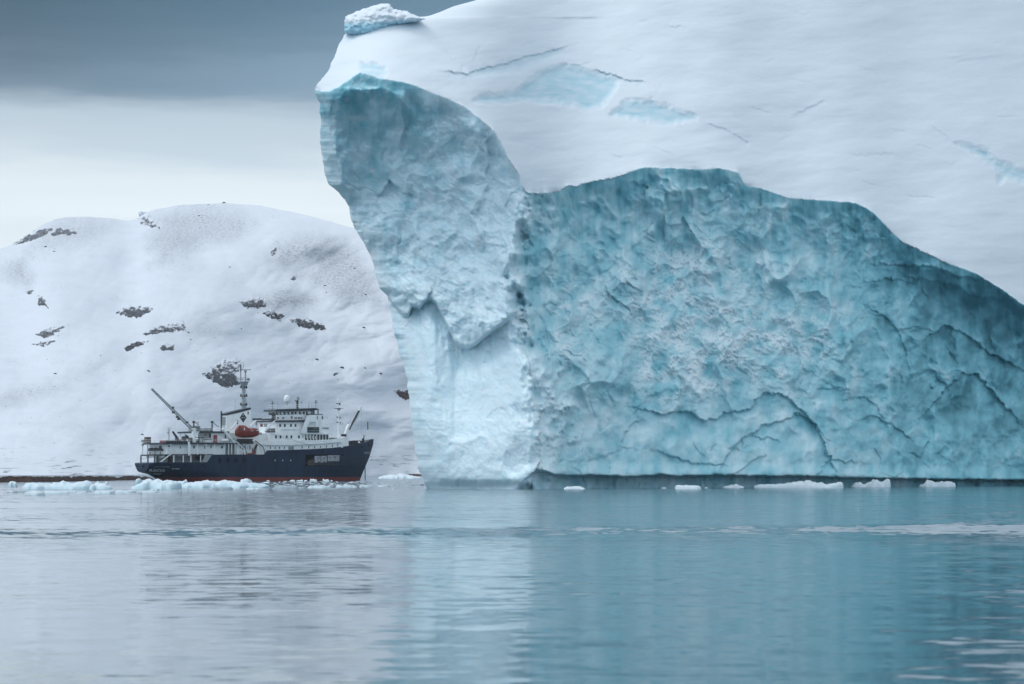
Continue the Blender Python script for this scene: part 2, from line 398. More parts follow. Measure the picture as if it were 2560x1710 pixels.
# brown bank of earth along the shore, below the snow
M_bank = material('brown_bank', base=(.095, .060, .050), rough=.9, spec=.1, noise=(.25, .5, (1, 1, 4)), bump=(1.2, .25, .6))
ub = np.linspace(-300, 3000, 900)
sy = shore_y(ub); rows = []
for dy, z in ((3.0, -.5), (-2.2, -.5), (-1.2, .35), (-.5, 1.15), (.3, 1.72), (3.0, 1.95)):
    Yb = sy + dy + .5*fbm(ub/6., ub*0+z, 3, 12)
    zz = z + (.22*fbm(ub/14., ub*0+z*.3, 3, 15) if z > 0 else 0)
    bf = np.clip(sst(400, 350, ub) + sst(1000, 1012, ub)*sst(1110, 1090, ub), 0, 1)
    rows.append(np.stack([(ub-CX)/FOC*Yb, Yb + 6*(1-bf), np.where(zz > 0, zz*bf - .6*(1-bf), zz)], -1))
bp_ = np.stack(rows); ny_, nx_ = bp_.shape[:2]; idx = np.arange(nx_*ny_).reshape(ny_, nx_)
fq = np.stack([idx[:-1, :-1], idx[:-1, 1:], idx[1:, 1:], idx[1:, :-1]], -1).reshape(-1, 4)
shore = link_mesh('shore', bp_.reshape(-1, 3), fq, M_bank); tag(shore, kind='structure')

# rock outcrops: knobs of dark rock standing out of the snow, each its own body
M_rock = material('dark_rock', rough=.9, spec=.15, tint=True, noise=(.12, .25), bump=(.4, .8, .5))
def outcrop(label, pts, snow=.45, rise=5.0, seed=1, rock=(.075, .078, .092), rough=5.0, streak=(9., 5., .6)):
    pts = np.asarray(pts, float); pad = 8
    u0, v0 = pts.min(0)-pad; u1, v1 = pts.max(0)+pad
    st = max(.8, math.sqrt((u1-u0)*(v1-v0)/14000.))
    U, V = np.meshgrid(np.arange(u0, u1, st), np.arange(v0, v1, st))
    m = poly_mask(pts, U, V, 7.0, seed=seed, rough=rough, rs=12)
    tex = fbm(U/streak[0]+streak[2]*V/streak[1], V/streak[1], 4, seed+40)
    body = m*1.25 - .42 + .24*tex*(.6+.6*snow)
    lift = np.clip(body, -.25, .8)
    Y = hill_depth(U, V) - rise*(lift + .25*np.clip(lift, 0, 1)*fbm(U/5., V/5., 3, seed+9)) + .6
    x, y, z = ray(U, V, Y)
    # lower edges show more bare rock: snow lies on the upper side
    vv = np.clip((V-pts[:, 1].min())/max(np.ptp(pts[:, 1]), 1), 0, 1)
    sn = sst(-.30, .45, .75*fbm(U/11.+V/18., V/6.5, 3, seed+70) + .22*fbm(U/3.6, V/2.8, 2, seed+75) + 1.7*snow - .72 + 1.0*(.45-vv) - .5*snow*vv - .5*(lift-.3))
    sn = np.maximum(sn, 1-sst(-.05, .14, body))
    rk = np.asarray(rock)*(.75+.7*fbm(U/6., V/5., 3, seed+90))[..., None]
    c = rk*(1-sn[..., None]) + np.array((.59, .625, .68))*sn[..., None]
    ny_, nx_ = U.shape; idx = np.arange(nx_*ny_).reshape(ny_, nx_)
    keep = body > -.16
    kf = keep[:-1, :-1] & keep[:-1, 1:] & keep[1:, 1:] & keep[1:, :-1]
    f = np.stack([idx[:-1, :-1], idx[1:, :-1], idx[1:, 1:], idx[:-1, 1:]], -1)[kf]
    used = np.unique(f); remap = np.full(nx_*ny_, -1); remap[used] = np.arange(len(used))
    P3 = np.stack([x, y, z], -1).reshape(-1, 3)[used]; c = c.reshape(-1, 3)[used]; f = remap[f]
    ctr = P3.mean(0)
    o = link_mesh('rock_outcrop', P3-ctr, f, M_rock, colors=c); o.location = ctr
    md = o.modifiers.new('solid', 'SOLIDIFY'); md.thickness = 4.0; md.offset = -1
    tag(o, label, 'rock outcrop', 'rock outcrops on the snowy hill')
    return o
outcrop('long dark bare rock flank on the left shoulder of the hill, below the skyline', [(38, 612), (60, 598), (100, 573), (133, 570), (130, 576), (110, 590), (70, 604)], .12, 3, 1, (.15, .155, .175), 2, (14, 7, .5))
outcrop('dark wedge of rock right beside the long bare flank near the left skyline', [(123, 588), (150, 568), (175, 575), (198, 584), (165, 586), (150, 588)], .3, 3, 2, (.15, .155, .175), 3, (12, 6, .6))
outcrop('faint snow-dusted crag at the upper middle of the hill, under the ridge', [(350, 536), (372, 533), (376, 548), (400, 570), (372, 566), (355, 560)], .72, 3, 3, (.16, .165, .18), 5)
outcrop('small dark rib of rock near the left edge of the hill', [(94, 738), (106, 742), (120, 768), (96, 762)], .45, 5, 4, (.11, .115, .13), 4, (6, 6, .4))
outcrop('pale broken rock just above and left of the small dark rib', [(66, 730), (82, 720), (88, 728), (72, 735)], .55, 3, 5, (.15, .155, .17), 3)
outcrop('comb-like streaked crag with slanting snow gullies left of centre', [(292, 782), (325, 763), (352, 768), (388, 765), (372, 780), (345, 793), (322, 790)], .42, 7, 6, (.075, .08, .095), 4, (4.5, 9, 1.6))
outcrop('grey slanting ledge of rock low on the left of the hill', [(90, 835), (120, 822), (172, 812), (130, 838), (112, 845)], .5, 4, 7, (.12, .125, .14), 3, (14, 4, .8))
outcrop('lower smaller grey ledge beneath the slanting ledge on the left', [(80, 860), (118, 852), (142, 845), (140, 852), (108, 866)], .55, 3, 8, (.12, .125, .14), 3, (12, 4, .5))
outcrop('wing shaped grey speckled ledge above two darker outcrops', [(360, 836), (400, 815), (450, 802), (466, 806), (464, 826), (420, 830), (385, 836)], .62, 4, 9, (.085, .09, .105), 3, (8, 4, .5))
outcrop('darkest solid almond of rock under the wing shaped ledge', [(313, 870), (335, 858), (372, 852), (350, 864), (318, 876)], .18, 6, 10, (.045, .048, .058), 3, (9, 4, .5))
outcrop('small rough clump of rock right of the dark almond', [(396, 872), (412, 858), (436, 862), (432, 874), (408, 878)], .55, 5, 11, (.075, .078, .09), 4, (6, 4, .2))
outcrop('snow speckled crag ending left in a point, upper of the jagged chain on the right', [(600, 756), (630, 746), (660, 742), (666, 766), (648, 768), (620, 770)], .50, 7, 12, (.07, .074, .088), 4, (6, 6, .7))
outcrop('toothed dark crag in the middle of the jagged chain on the right', [(648, 782), (668, 776), (700, 782), (708, 790), (700, 798), (672, 792)], .40, 7, 13, (.06, .064, .078), 5, (5, 8, 1.2))
outcrop('blackest right end of the jagged chain, fading to speckles toward the iceberg', [(726, 800), (746, 794), (775, 800), (802, 812), (820, 824), (790, 822), (755, 818)], .38, 7, 14, (.052, .056, .068), 5, (5, 7, .9))
outcrop('little tilted crag high on the hill close to the iceberg', [(676, 628), (690, 614), (692, 626), (682, 640)], .5, 4, 15, (.11, .115, .135), 4, (5, 6, 1.0))
outcrop('tiny crag midway between the little tilted crag and the jagged chain', [(726, 700), (736, 688), (746, 687), (740, 696)], .5, 4, 16, (.1, .105, .12), 3, (5, 5, .8))
outcrop('big triangular crag right behind the ship\'s mast', [(507, 936), (530, 922), (560, 898), (590, 894), (605, 905), (590, 935), (598, 958), (580, 966), (548, 962), (524, 948)], .56, 9, 17, (.05, .054, .068), 5, (6, 5, .5))
outcrop('reddish brown rock face half hidden by the iceberg\'s left edge', [(986, 976), (1004, 978), (1040, 974), (1050, 1000), (1012, 998), (998, 990)], .06, 5, 18, (.055, .026, .026), 2, (8, 5, .3))
outcrop('flat low streak of dark stones on the right slope', [(828, 932), (845, 930), (856, 930), (848, 935), (836, 937)], .35, 3, 19, (.08, .084, .1), 3, (8, 3, .4))

# loose boulders on the snow
random.seed(11)
def boulder(px, py, r, label, proto=None):
    Y = float(hill_depth(np.array([px*1.0]), np.array([py*1.0]))[0]); p = ray(px, py, Y)
    rad = r/FOC*Y
    bm = bmesh.new(); bmesh.ops.create_icosphere(bm, subdivisions=2, radius=1.0)
    s1 = random.random()*50
    for v in bm.verts:
        k = 1 + .35*pn(np.array(v.co.x*1.3+s1), np.array(v.co.y*1.3+v.co.z)) + .15*pn(np.array(v.co.z*3.1+s1), np.array(v.co.x*3))
        v.co = Vector((v.co.x*1.25, v.co.y, v.co.z*.62))*float(k)*rad
    me = bpy.data.meshes.new('boulder'); bm.to_mesh(me); bm.free(); me.materials.append(M_boulder)
    o = bpy.data.objects.new('boulder', me); col.objects.link(o); o.location = p; o.rotation_euler = (0, 0, random.random()*6)
    tag(o, label, 'boulder', 'boulders on the snowy hill'); return o
M_boulder = material('boulder_stone', base=(.05, .053, .062), rough=.9, spec=.1, noise=(.6, .4))
for px, py, r, lb in [(370, 928, 4.2, 'dark boulder alone on clean snow above the aft crane'), (251, 889, 2.2, 'small boulder on bare snow below the left shoulder slope'), (138, 935, 3.8, 'flat dark boulder low on the left slope'),
        (470, 831, 3.0, 'dark boulder at the right tip of the wing shaped ledge'), (476, 849, 2.6, 'boulder right below the right tip of the wing shaped ledge'), (603, 822, 2.4, 'lone boulder below the jagged chain, above the mast'),
        (115, 617, 4.0, 'boulder under the dark flank on the left shoulder'), (136, 629, 2.6, 'smaller boulder down right of the left shoulder boulder'), (791, 899, 4.6, 'bigger dark boulder on the clean slope above the wheelhouse'),
        (855, 919, 4.2, 'dark boulder above the flat streak of stones on the right'), (951, 934, 4.2, 'boulder nearest the iceberg on the low right slope'), (909, 819, 3.6, 'boulder near the iceberg below the brown dusted slope'),
        (886, 671, 2.6, 'boulder on the brown dusted slope high by the iceberg'), (813, 714, 2.8, 'boulder on the middle of the brown dusted slope'), (816, 731, 2.2, 'little boulder right below the brown dusted slope boulder'), (914, 736, 2.6, 'boulder low on the brown dusted slope near the iceberg'),
        (912, 920, 2.8, 'grey boulder between two darker ones on the right slope'), (355, 1087, 4.5, 'flat dark boulder left of the ship\'s stern rail'), (560, 507, 3.6, 'boulder on the very top of the skyline'), (498, 540, 3.0, 'boulder just below the skyline left of the summit'),
        (574, 668, 2.6, 'solitary boulder in the middle of the upper slope'), (521, 512, 2.2, 'pebble like boulder on the skyline left of the summit')]:
    boulder(px, py, r, lb)
for k in range(34):
    px = random.choice([random.uniform(5, 340), random.uniform(640, 930), random.uniform(10, 620)]); py = random.uniform(840, 1150)
    boulder(px, py, random.uniform(1.0, 1.9), 'tiny dark stone among many strewn over the lower snow slope')
# ------------------------------------------------------------------ the iceberg (one body, split into its parts)
K = 2560/2347.0
def D(*p): return [(a*K, b*K) for a, b in p]
SIL = np.array([(-235, 1700), (-190, 1560), (-120, 1400), (-60, 1290), (0, 1192), (16, 1134), (30, 1100), (41, 1069), (45, 1000), (49, 940), (56, 885), (66, 868), (85, 862), (112, 846), (135, 838), (150, 832), (172, 824), (196, 804), (222, 787), (232, 787), (262, 800), (300, 802), (360, 801), (395, 806), (437, 813), (462, 822), (470, 832), (480, 848), (500, 862), (524, 873), (551, 878), (600, 905), (643, 927), (698, 943), (716, 948), (724, 952), (738, 969), (764, 974), (800, 979), (818, 982), (872, 996), (948, 1018), (1035, 1027), (1112, 1036), (1178, 1047), (1205, 1060), (1222, 1068), (1260, 1074)], float)
LIP = np.array([(700, 222), (787, 224), (806, 229), (825, 226), (850, 215), (875, 198), (898, 181), (915, 184), (948, 196), (1003, 204), (1040, 214), (1074, 229), (1120, 248), (1156, 262), (1178, 278), (1200, 296), (1232, 322), (1250, 350), (1271, 398), (1298, 436), (1314, 480), (1330, 482), (1360, 482), (1398, 480), (1410, 470), (1421, 463), (1438, 466), (1483, 453), (1530, 447), (1560, 436), (1609, 418), (1650, 419), (1700, 421), (1745, 424), (1800, 421), (1825, 426), (1846, 431), (1860, 460), (1870, 466), (1898, 469), (1935, 482), (1974, 496), (2005, 498), (2060, 501), (2138, 507), (2170, 522), (2187, 534), (2236, 589), (2260, 607), (2302, 627), (2360, 655), (2438, 682), (2480, 708), (2509, 725), (2560, 763), (2660, 850), (2800, 960)], float)
RDG = np.array([(-300, 1180), (200, 1205), (278, 1242), (350, 1290), (400, 1312), (450, 1336), (480, 1326), (545, 1300), (620, 1287), (700, 1276), (726, 1273), (760, 1280), (800, 1288), (864, 1306), (918, 1317), (994, 1329), (1090, 1325), (1150, 1322), (1190, 1310), (1300, 1300)], float)
UND = np.array([(940, 716), (968, 735), (990, 762), (1009, 784), (1022, 782), (1030, 760), (1049, 764), (1062, 748), (1076, 742), (1088, 750), (1099, 772), (1110, 792), (1122, 815), (1137, 849), (1152, 860), (1168, 866), (1180, 860), (1191, 855), (1205, 840), (1218, 832), (1233, 818), (1250, 808), (1263, 800), (1280, 784), (1300, 766), (1330, 735)], float)
NOT = np.array([(1040, 1260), (1180, 1232), (1250, 1222), (1300, 1206), (1322, 1190), (1345, 1172), (1362, 1176), (1385, 1184), (1420, 1187), (1500, 1187), (1560, 1190), (1615, 1188), (1650, 1184), (1690, 1189), (1800, 1186), (1900, 1189), (2000, 1188), (2100, 1192), (2300, 1196), (2560, 1199), (2900, 1204)], float)

V_TOP, V_BOT, U_R = -235.0, 1262.0, 2790.0
nv, nu = 640, 860
vv = np.linspace(V_TOP, V_BOT, nv)
uL = np.interp(vv, SIL[:, 0], SIL[:, 1])
uL = uL + np.where(vv > 60, 3.0*fbm(vv/24.0, vv*0+1.5, 4, 3), 1.2*fbm(vv/24.0, vv*0+1.5, 3, 3))
s_ = np.linspace(0, 1, nu); s_ = s_ + .06*np.sin(2*np.pi*s_)/(2*np.pi)*0
U = uL[:, None] + (U_R-uL)[:, None]*s_[None, :]
V = np.repeat(vv[:, None], nu, 1)
m_ = 0.0655                                    # metres per photo pixel on the berg

lip_j = 2.2*fbm(U/17.0, U*0+4.4, 4, 6) + 1.2*pn(U/5.0, U*0+.7, 8)
Lp = np.interp(U, LIP[:, 0], LIP[:, 1]) + lip_j*sst(1300, 1420, U) + .6*lip_j*(U < 1300)
lipx = np.linspace(600, 3000, 1201); lipy = np.interp(lipx, LIP[:, 0], LIP[:, 1])
def gsm(y, sig):
    k = np.arange(-int(3*sig), int(3*sig)+1); w = np.exp(-.5*(k/sig)**2); w /= w.sum()
    return np.convolve(np.pad(y, len(k)//2, 'edge'), w, 'valid')
Rg = np.interp(V, RDG[:, 0], RDG[:, 1]) + (6+14*sst(500, 640, V))*fbm(U/70., V/52., 3, 5)
Un = np.interp(U, UND[:, 0], UND[:, 1]); No = np.interp(U, NOT[:, 0], NOT[:, 1]) + 2.0*fbm(U/30., U*0+6, 3, 4)
dlip = V - Lp                                  # rows below the lip
face = dlip > 0

# --- detail fields (metres; positive = towards the viewer)
wu = U + 26*fbm(U/95., V/95., 3, 10); wv = V + 26*fbm(U/95., V/95., 3, 14)
def facets(sc, ax, ay, seed, tilt):
    F1, F2, ox, oy, ra, rb = worley(wu/(sc*ax), wv/(sc*ay), seed)
    return tilt*((ra-.5)*ox*2 + (rb-.5)*oy*2 + .35*(ra-.5)), F1, F2
def scallops(sc, ax, ay, seed, depth):
    # shell-shaped fracture hollows meeting in crests
    F1, F2, ox, oy, ra, rb = worley(wu/(sc*ax)+.25*fbm(U/(sc*.7), V/(sc*.7), 2, seed+30), wv/(sc*ay)+.25*fbm(U/(sc*.7), V/(sc*.7), 2, seed+33), seed)
    return depth*(F1*F1*1.6 - .45 + .5*(ox*(ra-.5)+oy*(rb-.3))*np.clip((F2-F1)*3, 0, 1))
sa, sb, sc_ = scallops(150, .75, 1.5, 11, 3.4), scallops(62, .75, 1.5, 12, 1.25), scallops(25, .8, 1.4, 13, .40)
fa, _, f2a = facets(190, .8, 1.25, 1, 2.2)
fa = fa*np.clip(.1+1.0*fbm(U/260., V/260., 2, 75), 0, 1)
fb, b1, b2 = facets(62, .8, 1.2, 2, 1.6)
fb = fb*np.clip(.12+.8*fbm(U/140., V/140., 2, 77), 0, 1.0)
fc, c1, c2 = facets(26, .85, 1.15, 3, .9)
fc = fc*np.clip(.05+.8*fbm(U/90., V/90., 2, 79), 0, 1.0)
scal = -.9*(.5-np.minimum(b1, .8)**2)           # shell-shaped hollows
gran = .65*fbm(wu/13., wv/11., 4, 33) + .5*fbm(U/5., V/4.4, 3, 35)                  # granular, rough broken ice
flute = fbm(U/13., V/90., 4, 37)               # run-down flutes
smooth_hills = fbm(U/120., V/100., 3, 41)
rid = ridged(U/60., V/75., 4, 45)

# rough frosted patches on the recessed wall
def blob(cx, cy, rx, ry): return np.exp(-(((U-cx)/rx)**2+((V-cy)/ry)**2))
rough_zone = np.clip(blob(1760, 650, 120, 70)+.9*blob(1880, 850, 170, 120)+.75*blob(1700, 830, 120, 120)+.7*blob(1415, 860, 60, 190)+.6*blob(1560, 740, 140, 80)+.6*blob(1690, 960, 110, 70)+.35*blob(2050, 820, 120, 120), 0, 1)
rough_zone = np.clip(rough_zone*(.75+.9*fbm(U/45., V/40., 3, 51)), 0, 1)

# --- pillar face (left)
uLs = gsm(np.interp(vv, SIL[:, 0], SIL[:, 1]), 16.); uLs = np.minimum(uLs, uL+12)
t_l = np.clip((np.interp(V, RDG[:, 0], RDG[:, 1])-U)/np.maximum(np.interp(V, RDG[:, 0], RDG[:, 1])-uLs[:, None], 60), 0, 1)
pil = 466 + 15*t_l**1.15 + 3.2*np.exp(-((U-uL[:, None])/22.0))*2
wl = sst(1230, 900, U)
overh = 18.0*np.exp(-(np.clip(dlip, 0, None)/165.)**1.5)*(.25+.75*wl)
pil = pil - overh - 4.5*sst(470, 860, V)*sst(900, 1080, U)
med = fbm(U/36., V/42., 3, 63)
pdet = .6*sa + .55*sb + .35*sc_ + .6*fa + .60*fb + .40*fc + .5*smooth_hills + .22*flute*sst(380, 560, V) + .16*gran + .28*med
# three upright plates near the top of the pillar
for (xa, dep) in ((868, .9), (1003, 1.3), (1092, .8)):
    xx = U - xa - 12*fbm(V/60., V*0+xa, 2, 7)
    pdet = pdet + dep*sst(6, 0, xx)*np.exp(-np.clip(-xx, 0, None)/40.)*sst(200, 240, V)*sst(420, 340, V)
und = sst(0, 1, (V-Un)/12.0)*(U < Rg+18)*sst(930, 960, U)
below = np.clip(V-Un, 0, None)
pil_low = 3.6*np.exp(-below/60.) - 5.0*sst(0, 1, below/330.) + 1.2
ledge = .18+.82*sst(0, 48, dlip)
pil = pil + und*pil_low - pdet*(1-.62*und*sst(40, 110, below))*ledge

# --- recessed wall (right)
rec = 479 + np.clip(U-1320, 0, None)*.075 - 3*sst(1500, 1320, U)
rec = rec - (4.6+4.0*sst(2150, 2450, U))*np.exp(-(np.clip(dlip, 0, None)/85.)**1.3)
rec = rec - 9.5*sst(540, 1040, V)*sst(2500, 2050, U) - 2.5*sst(1050, 1170, V)
rec = rec + 5.0*sst(2100, 2450, U)*sst(1150, 760, V)*sst(0, 120, dlip)      # hollow on the right
up = sst(760, 520, V)
lowsm = sst(960, 1060, V)*(1-.4*sst(2050, 2300, U))
rdet = (sa + 1.0*sb*np.clip(.65+.6*up+.8*fbm(U/170., V/170., 2, 95), .15, 1.4) + sc_*np.clip(.5+.9*fbm(U/120., V/120., 2, 97), .1, 1.3))*(1-.6*lowsm) + .45*med*(1-.45*lowsm) + fa*(1.0-.35*lowsm) + fb*(1.15+.5*up)*(1-.55*lowsm) + .6*fc*(.8+.6*up)*(1-.6*lowsm) + (.16+.75*rough_zone)*gran*.55*(1-.6*lowsm) + .5*smooth_hills + .35*rid*sst(1900, 2250, U)
CR = [([(1644, 1032), (1670, 1038), (1684, 1027), (1716, 1024), (1735, 1034), (1756, 1052), (1788, 1047), (1811, 1032), (1877, 1022), (1890, 1000), (1908, 981), (1950, 984), (1962, 990), (2003, 1023), (2041, 1061), (2058, 1100), (2073, 1137)], 1.5, 34),
      ([(1811, 1153), (1837, 1110), (1860, 1094), (1882, 1081), (1915, 1062), (1950, 1052), (1997, 1034), (2030, 1050), (2041, 1064)], 1.3, 26),
      ([(1830, 1118), (1850, 1122), (1862, 1117)], .5, 10),
      ([(1885, 1090), (1905, 1098), (1920, 1088), (1935, 1098)], .7, 12),
      ([(2052, 1175), (2064, 1155), (2079, 1148), (2122, 1153)], .9, 18),
      ([(2198, 1047), (2230, 1060), (2268, 1091)], 1.0, 16), ([(2330, 835), (2361, 812), (2409, 828), (2445, 856), (2474, 882), (2523, 907)], 1.8, 30),
      ([(2344, 996), (2380, 955), (2409, 934), (2442, 934), (2475, 970), (2507, 1007)], 2.0, 40), ([(2192, 780), (2225, 800), (2258, 850), (2274, 920)], .9, 16), ([(2250, 823), (2290, 816), (2317, 822)], .9, 14),
      ([(2255, 662), (2330, 664), (2400, 690), (2470, 700), (2540, 760)], 1.8, 40), ([(2330, 700), (2380, 705), (2430, 735), (2520, 750)], 1.5, 30), ([(2195, 700), (2225, 694), (2250, 700)], 1.2, 18),
      ([(2070, 955), (2090, 970), (2115, 975)], .7, 12), ([(2130, 995), (2160, 992), (2190, 1010), (2205, 1040)], .9, 14), ([(1590, 1024), (1616, 992), (1640, 985)], .5, 12), ([(1560, 1094), (1570, 1070), (1585, 1060)], .8, 18),
      ([(1674, 1138), (1700, 1146), (1735, 1158), (1800, 1160)], .9, 16), ([(1480, 1150), (1520, 1135), (1560, 1122)], .4, 14), ([(1508, 990), (1520, 975), (1530, 1000)], .5, 10)]
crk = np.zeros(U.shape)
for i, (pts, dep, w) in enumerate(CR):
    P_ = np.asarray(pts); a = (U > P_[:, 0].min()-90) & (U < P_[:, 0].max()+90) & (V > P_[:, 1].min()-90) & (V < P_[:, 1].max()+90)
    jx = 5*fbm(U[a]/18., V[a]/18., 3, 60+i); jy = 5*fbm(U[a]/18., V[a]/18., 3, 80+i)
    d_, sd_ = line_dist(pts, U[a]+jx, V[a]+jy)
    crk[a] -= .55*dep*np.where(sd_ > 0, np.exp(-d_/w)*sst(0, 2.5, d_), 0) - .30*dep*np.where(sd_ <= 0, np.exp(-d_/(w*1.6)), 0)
rec = rec - rdet*ledge - crk*ledge
# wave-cut notch along the waterline
ntch = sst(0, 1, (V-No)/5.0)
rec = rec - 2.0*sst(No-34, No-2, V)*(1-ntch) + ntch*(4.6 + .4*flute)
rec = rec - .8*ntch*sst(1200, 1226, V)

# --- blend pillar / wall across the arris
lowr = sst(820, 1000, V); wr = sst(-16-30*lowr, 54+62*lowr, U-Rg + (18+20*lowr)*fbm(U/40., V/60., 4, 90))
rec = rec - 6.0*np.exp(-((U-1335)/85.)**2)*lowr
Yf = pil*(1-wr) + rec*wr
# foot of the pillar is washed by the water
foot = sst(1195, 1222, V)*(U < 1330)
Yf = Yf + 1.3*foot

# --- snow above the lip: a long slope running back from it
Lsm = np.interp(U, lipx, gsm(lipy, 90.))
# depth of the face just under the lip, as a function of the column
u1 = np.linspace(760, 2785, 1351); l1 = np.interp(u1, LIP[:, 0], LIP[:, 1]) + 3.5
i1 = np.clip(((l1-V_TOP)/(V_BOT-V_TOP)*(nv-1)).round().astype(int), 0, nv-1)
j1 = np.clip((u1-uL[i1])/(U_R-uL[i1])*(nu-1), 0, nu-1).round().astype(int); lip1 = Yf[i1, j1]
uu_l = np.linspace(700, 2800, 1051)
base_l = np.interp(uu_l, [700, 800, 1000, 1180, 1314, 1500, 1800, 2200, 2560, 2800], [470, 469, 464, 461, 465, 478, 494, 520, 548, 566])
Lsm1 = np.interp(u1, lipx, gsm(lipy, 90.)); L1 = np.interp(u1, LIP[:, 0], LIP[:, 1])
SLOPE = .098
Sb1 = gsm(lip1 - SLOPE*(Lsm1-L1), 42.) + .9
Sb = np.interp(U, u1, Sb1)
upl = Lsm - V
Ys = Sb + SLOPE*upl + .00004*np.clip(upl, 0, None)**2
Ys = Ys + 30*sst(1750, 2790, U)**1.3*sst(620, -100, V)
Ys = Ys + .9*fbm(U/330., V/150., 3, 101) + .11*fbm(U/80.+V/80., V/24., 4, 105)
r1 = np.clip(lip1 - (Sb1 + SLOPE*(Lsm1-L1)), -16, 16)
ra_, rb_, rc_ = (np.interp(U, u1, gsm(r1, sg)) for sg in (2., 26., 55.)); up_d = np.clip(-dlip, 0, None); up_s = np.clip(np.interp(U, lipx, gsm(lipy, 18.)) - V, 0, None)
e1, e2, e3 = np.exp(-up_d/7.), np.exp(-(up_s/26.)**1.3), np.exp(-up_s/(75+.10*np.clip(U-1300, 0, None)))
Ys = Ys + ra_*e1 + rb_*np.clip(e2-e1, 0, None) + rc_*np.clip(e3-np.maximum(e1, e2), 0, None)
lipd = np.interp(U, u1, gsm(lip1, 2.)); pass
Ys = Ys + 8*np.exp(-(U-uL[:, None])/55.0)*sst(60, 180, -dlip)*.6            # rounds off to the left skyline
# terraces and cracks in the snow
SCR = [([(1135, 180), (1170, 184), (1205, 170), (1262, 158), (1315, 140), (1345, 134), (1390, 122)], .9, 20), ([(1122, 128), (1143, 153)], .4, 4), ([(1196, 118), (1185, 142)], .4, 4), ([(1160, 170), (1170, 190)], .5, 5),
       ([(1405, 160), (1440, 162), (1468, 156)], .4, 8), ([(1500, 178), (1535, 186), (1560, 198), (1600, 203)], .8, 10), ([(1780, 312), (1810, 318), (1850, 342), (1865, 354)], .5, 9), ([(2000, 280), (2025, 266), (2050, 255)], .5, 12), ([(2140, 386), (2160, 387), (2215, 382), (2225, 384)], .35, 6), ([(2280, 489), (2300, 490), (2330, 491)], .4, 6),
       ([(2340, 322), (2365, 336), (2385, 356), (2412, 368)], .5, 8), ([(2160, 452), (2185, 460)], .3, 5), ([(2400, 152), (2425, 146), (2470, 142)], .3, 16), ([(1650, 214), (1640, 230)], .2, 4), ([(905, 0), (912, 30)], .1, 4), ([(1250, 345), (1228, 356)], .2, 4), ([(1300, 355), (1345, 366)], .2, 6)]
rs_ = np.random.RandomState(5)
for _ in range(22):
    a0, b0 = rs_.uniform(1250, 2540), rs_.uniform(30, 440); L0, sl = rs_.uniform(8, 34), rs_.uniform(-.45, .35)
    SCR.append(([(a0, b0), (a0+L0*.5, b0+sl*L0*.5+rs_.uniform(-2, 2)), (a0+L0, b0+sl*L0)], rs_.uniform(.18, .42), rs_.uniform(4, 9)))
scr = np.zeros(U.shape)
for i, (pts, dep, w) in enumerate(SCR):
    P_ = np.asarray(pts); a = (U > P_[:, 0].min()-60) & (U < P_[:, 0].max()+60) & (V > P_[:, 1].min()-60) & (V < P_[:, 1].max()+60)
    d_, sd_ = line_dist(pts, U[a]+3*fbm(U[a]/12., V[a]/12., 3, 20+i), V[a]+3*fbm(U[a]/12., V[a]/12., 3, 50+i))
    scr[a] += .85*dep*np.where(sd_ > 0, np.exp(-d_/w)*sst(0, 3, d_), 0)
Ys = Ys + scr
# hollows where the snow has slid off pale blue ice
HOL = [(D((1088, 232), (1100, 222), (1180, 212), (1240, 165), (1290, 150), (1330, 158), (1380, 172), (1420, 185), (1412, 200), (1380, 242), (1350, 250), (1290, 236), (1200, 228), (1120, 236)), 1.0, 4), (D((1400, 262), (1430, 236), (1475, 228), (1530, 244), (1595, 268), (1590, 275), (1540, 283), (1490, 276)), .8, 6),
       ([(2396, 360), (2420, 364), (2470, 378), (2490, 405), (2560, 424), (2800, 440), (2800, 480), (2560, 455), (2512, 440), (2500, 428), (2450, 388)], 1.3, 5), ([(2497, 442), (2510, 440), (2508, 450), (2498, 456)], 1.0, 2), (D((1080, 160), (1180, 140), (1270, 118), (1275, 126), (1190, 158), (1100, 172)), .35, 6),
       ([(895, 178), (905, 160), (930, 158), (955, 168), (962, 186), (950, 198), (915, 186)], .9, 7)]
holm = np.zeros(U.shape)
for i, (pts, dep, ro) in enumerate(HOL):
    mk = poly_mask(pts, U, V, 9, seed=110+i, rough=ro, rs=22); Ys = Ys + 1.0*dep*mk; holm = np.maximum(holm, mk*min(1, .75+.25*dep)*(.4 if i == 4 else 1))

Y = np.where(face, Yf, Ys)
# soften the crease just at the lip
# --- albedo: snow, frosted ice, clear blue ice, with some shade worked in
clear = np.array((.24, .555, .64)); frost = np.array((.67, .835, .885)); snowc = np.array((.70, .75, .80)); deep = np.array((.075, .26, .32))
f_p = .92 + .30*sst(1000, 1260, U) + .50*fbm(U/55., V/70., 5, 121) + .10*flute + .14*fbm(U/24., V/26., 3, 123) + .14*(fa*.2) - .75*np.exp(-(np.clip(dlip, 0, None)/170.)**2)*wl + .20*sst(560, 800, V)  # the lip term paints the overhang's shade into the prow colour
f_p = f_p - .35*und*np.exp(-below/26.) + .10*sst(880, 1000, V) - .40*sst(1180, 1215, V)  # shade under the upper block's ledge is painted in here
f_r = .36 + .32*fbm(U/60., V/75., 5, 125) + .30*(sb+.1) + .35*sc_ + .22*fbm(U/26., V/34., 4, 127) + .20*flute*sst(760, 500, V) + .62*rough_zone*(.6+.6*np.clip(gran, -1, 1)) + .12*sst(1000, 1100, V) - .52*sst(1900, 2450, U) - .20*sst(80, 0, dlip) - .06*ntch + .10*flute  # right end: clearer ice plus painted shade; shade also under lip and in notch
f_r = f_r + .22*blob(1400, 1000, 90, 160) - .12*blob(1330, 640, 70, 140)
fz = f_p*(1-wr) + f_r*wr
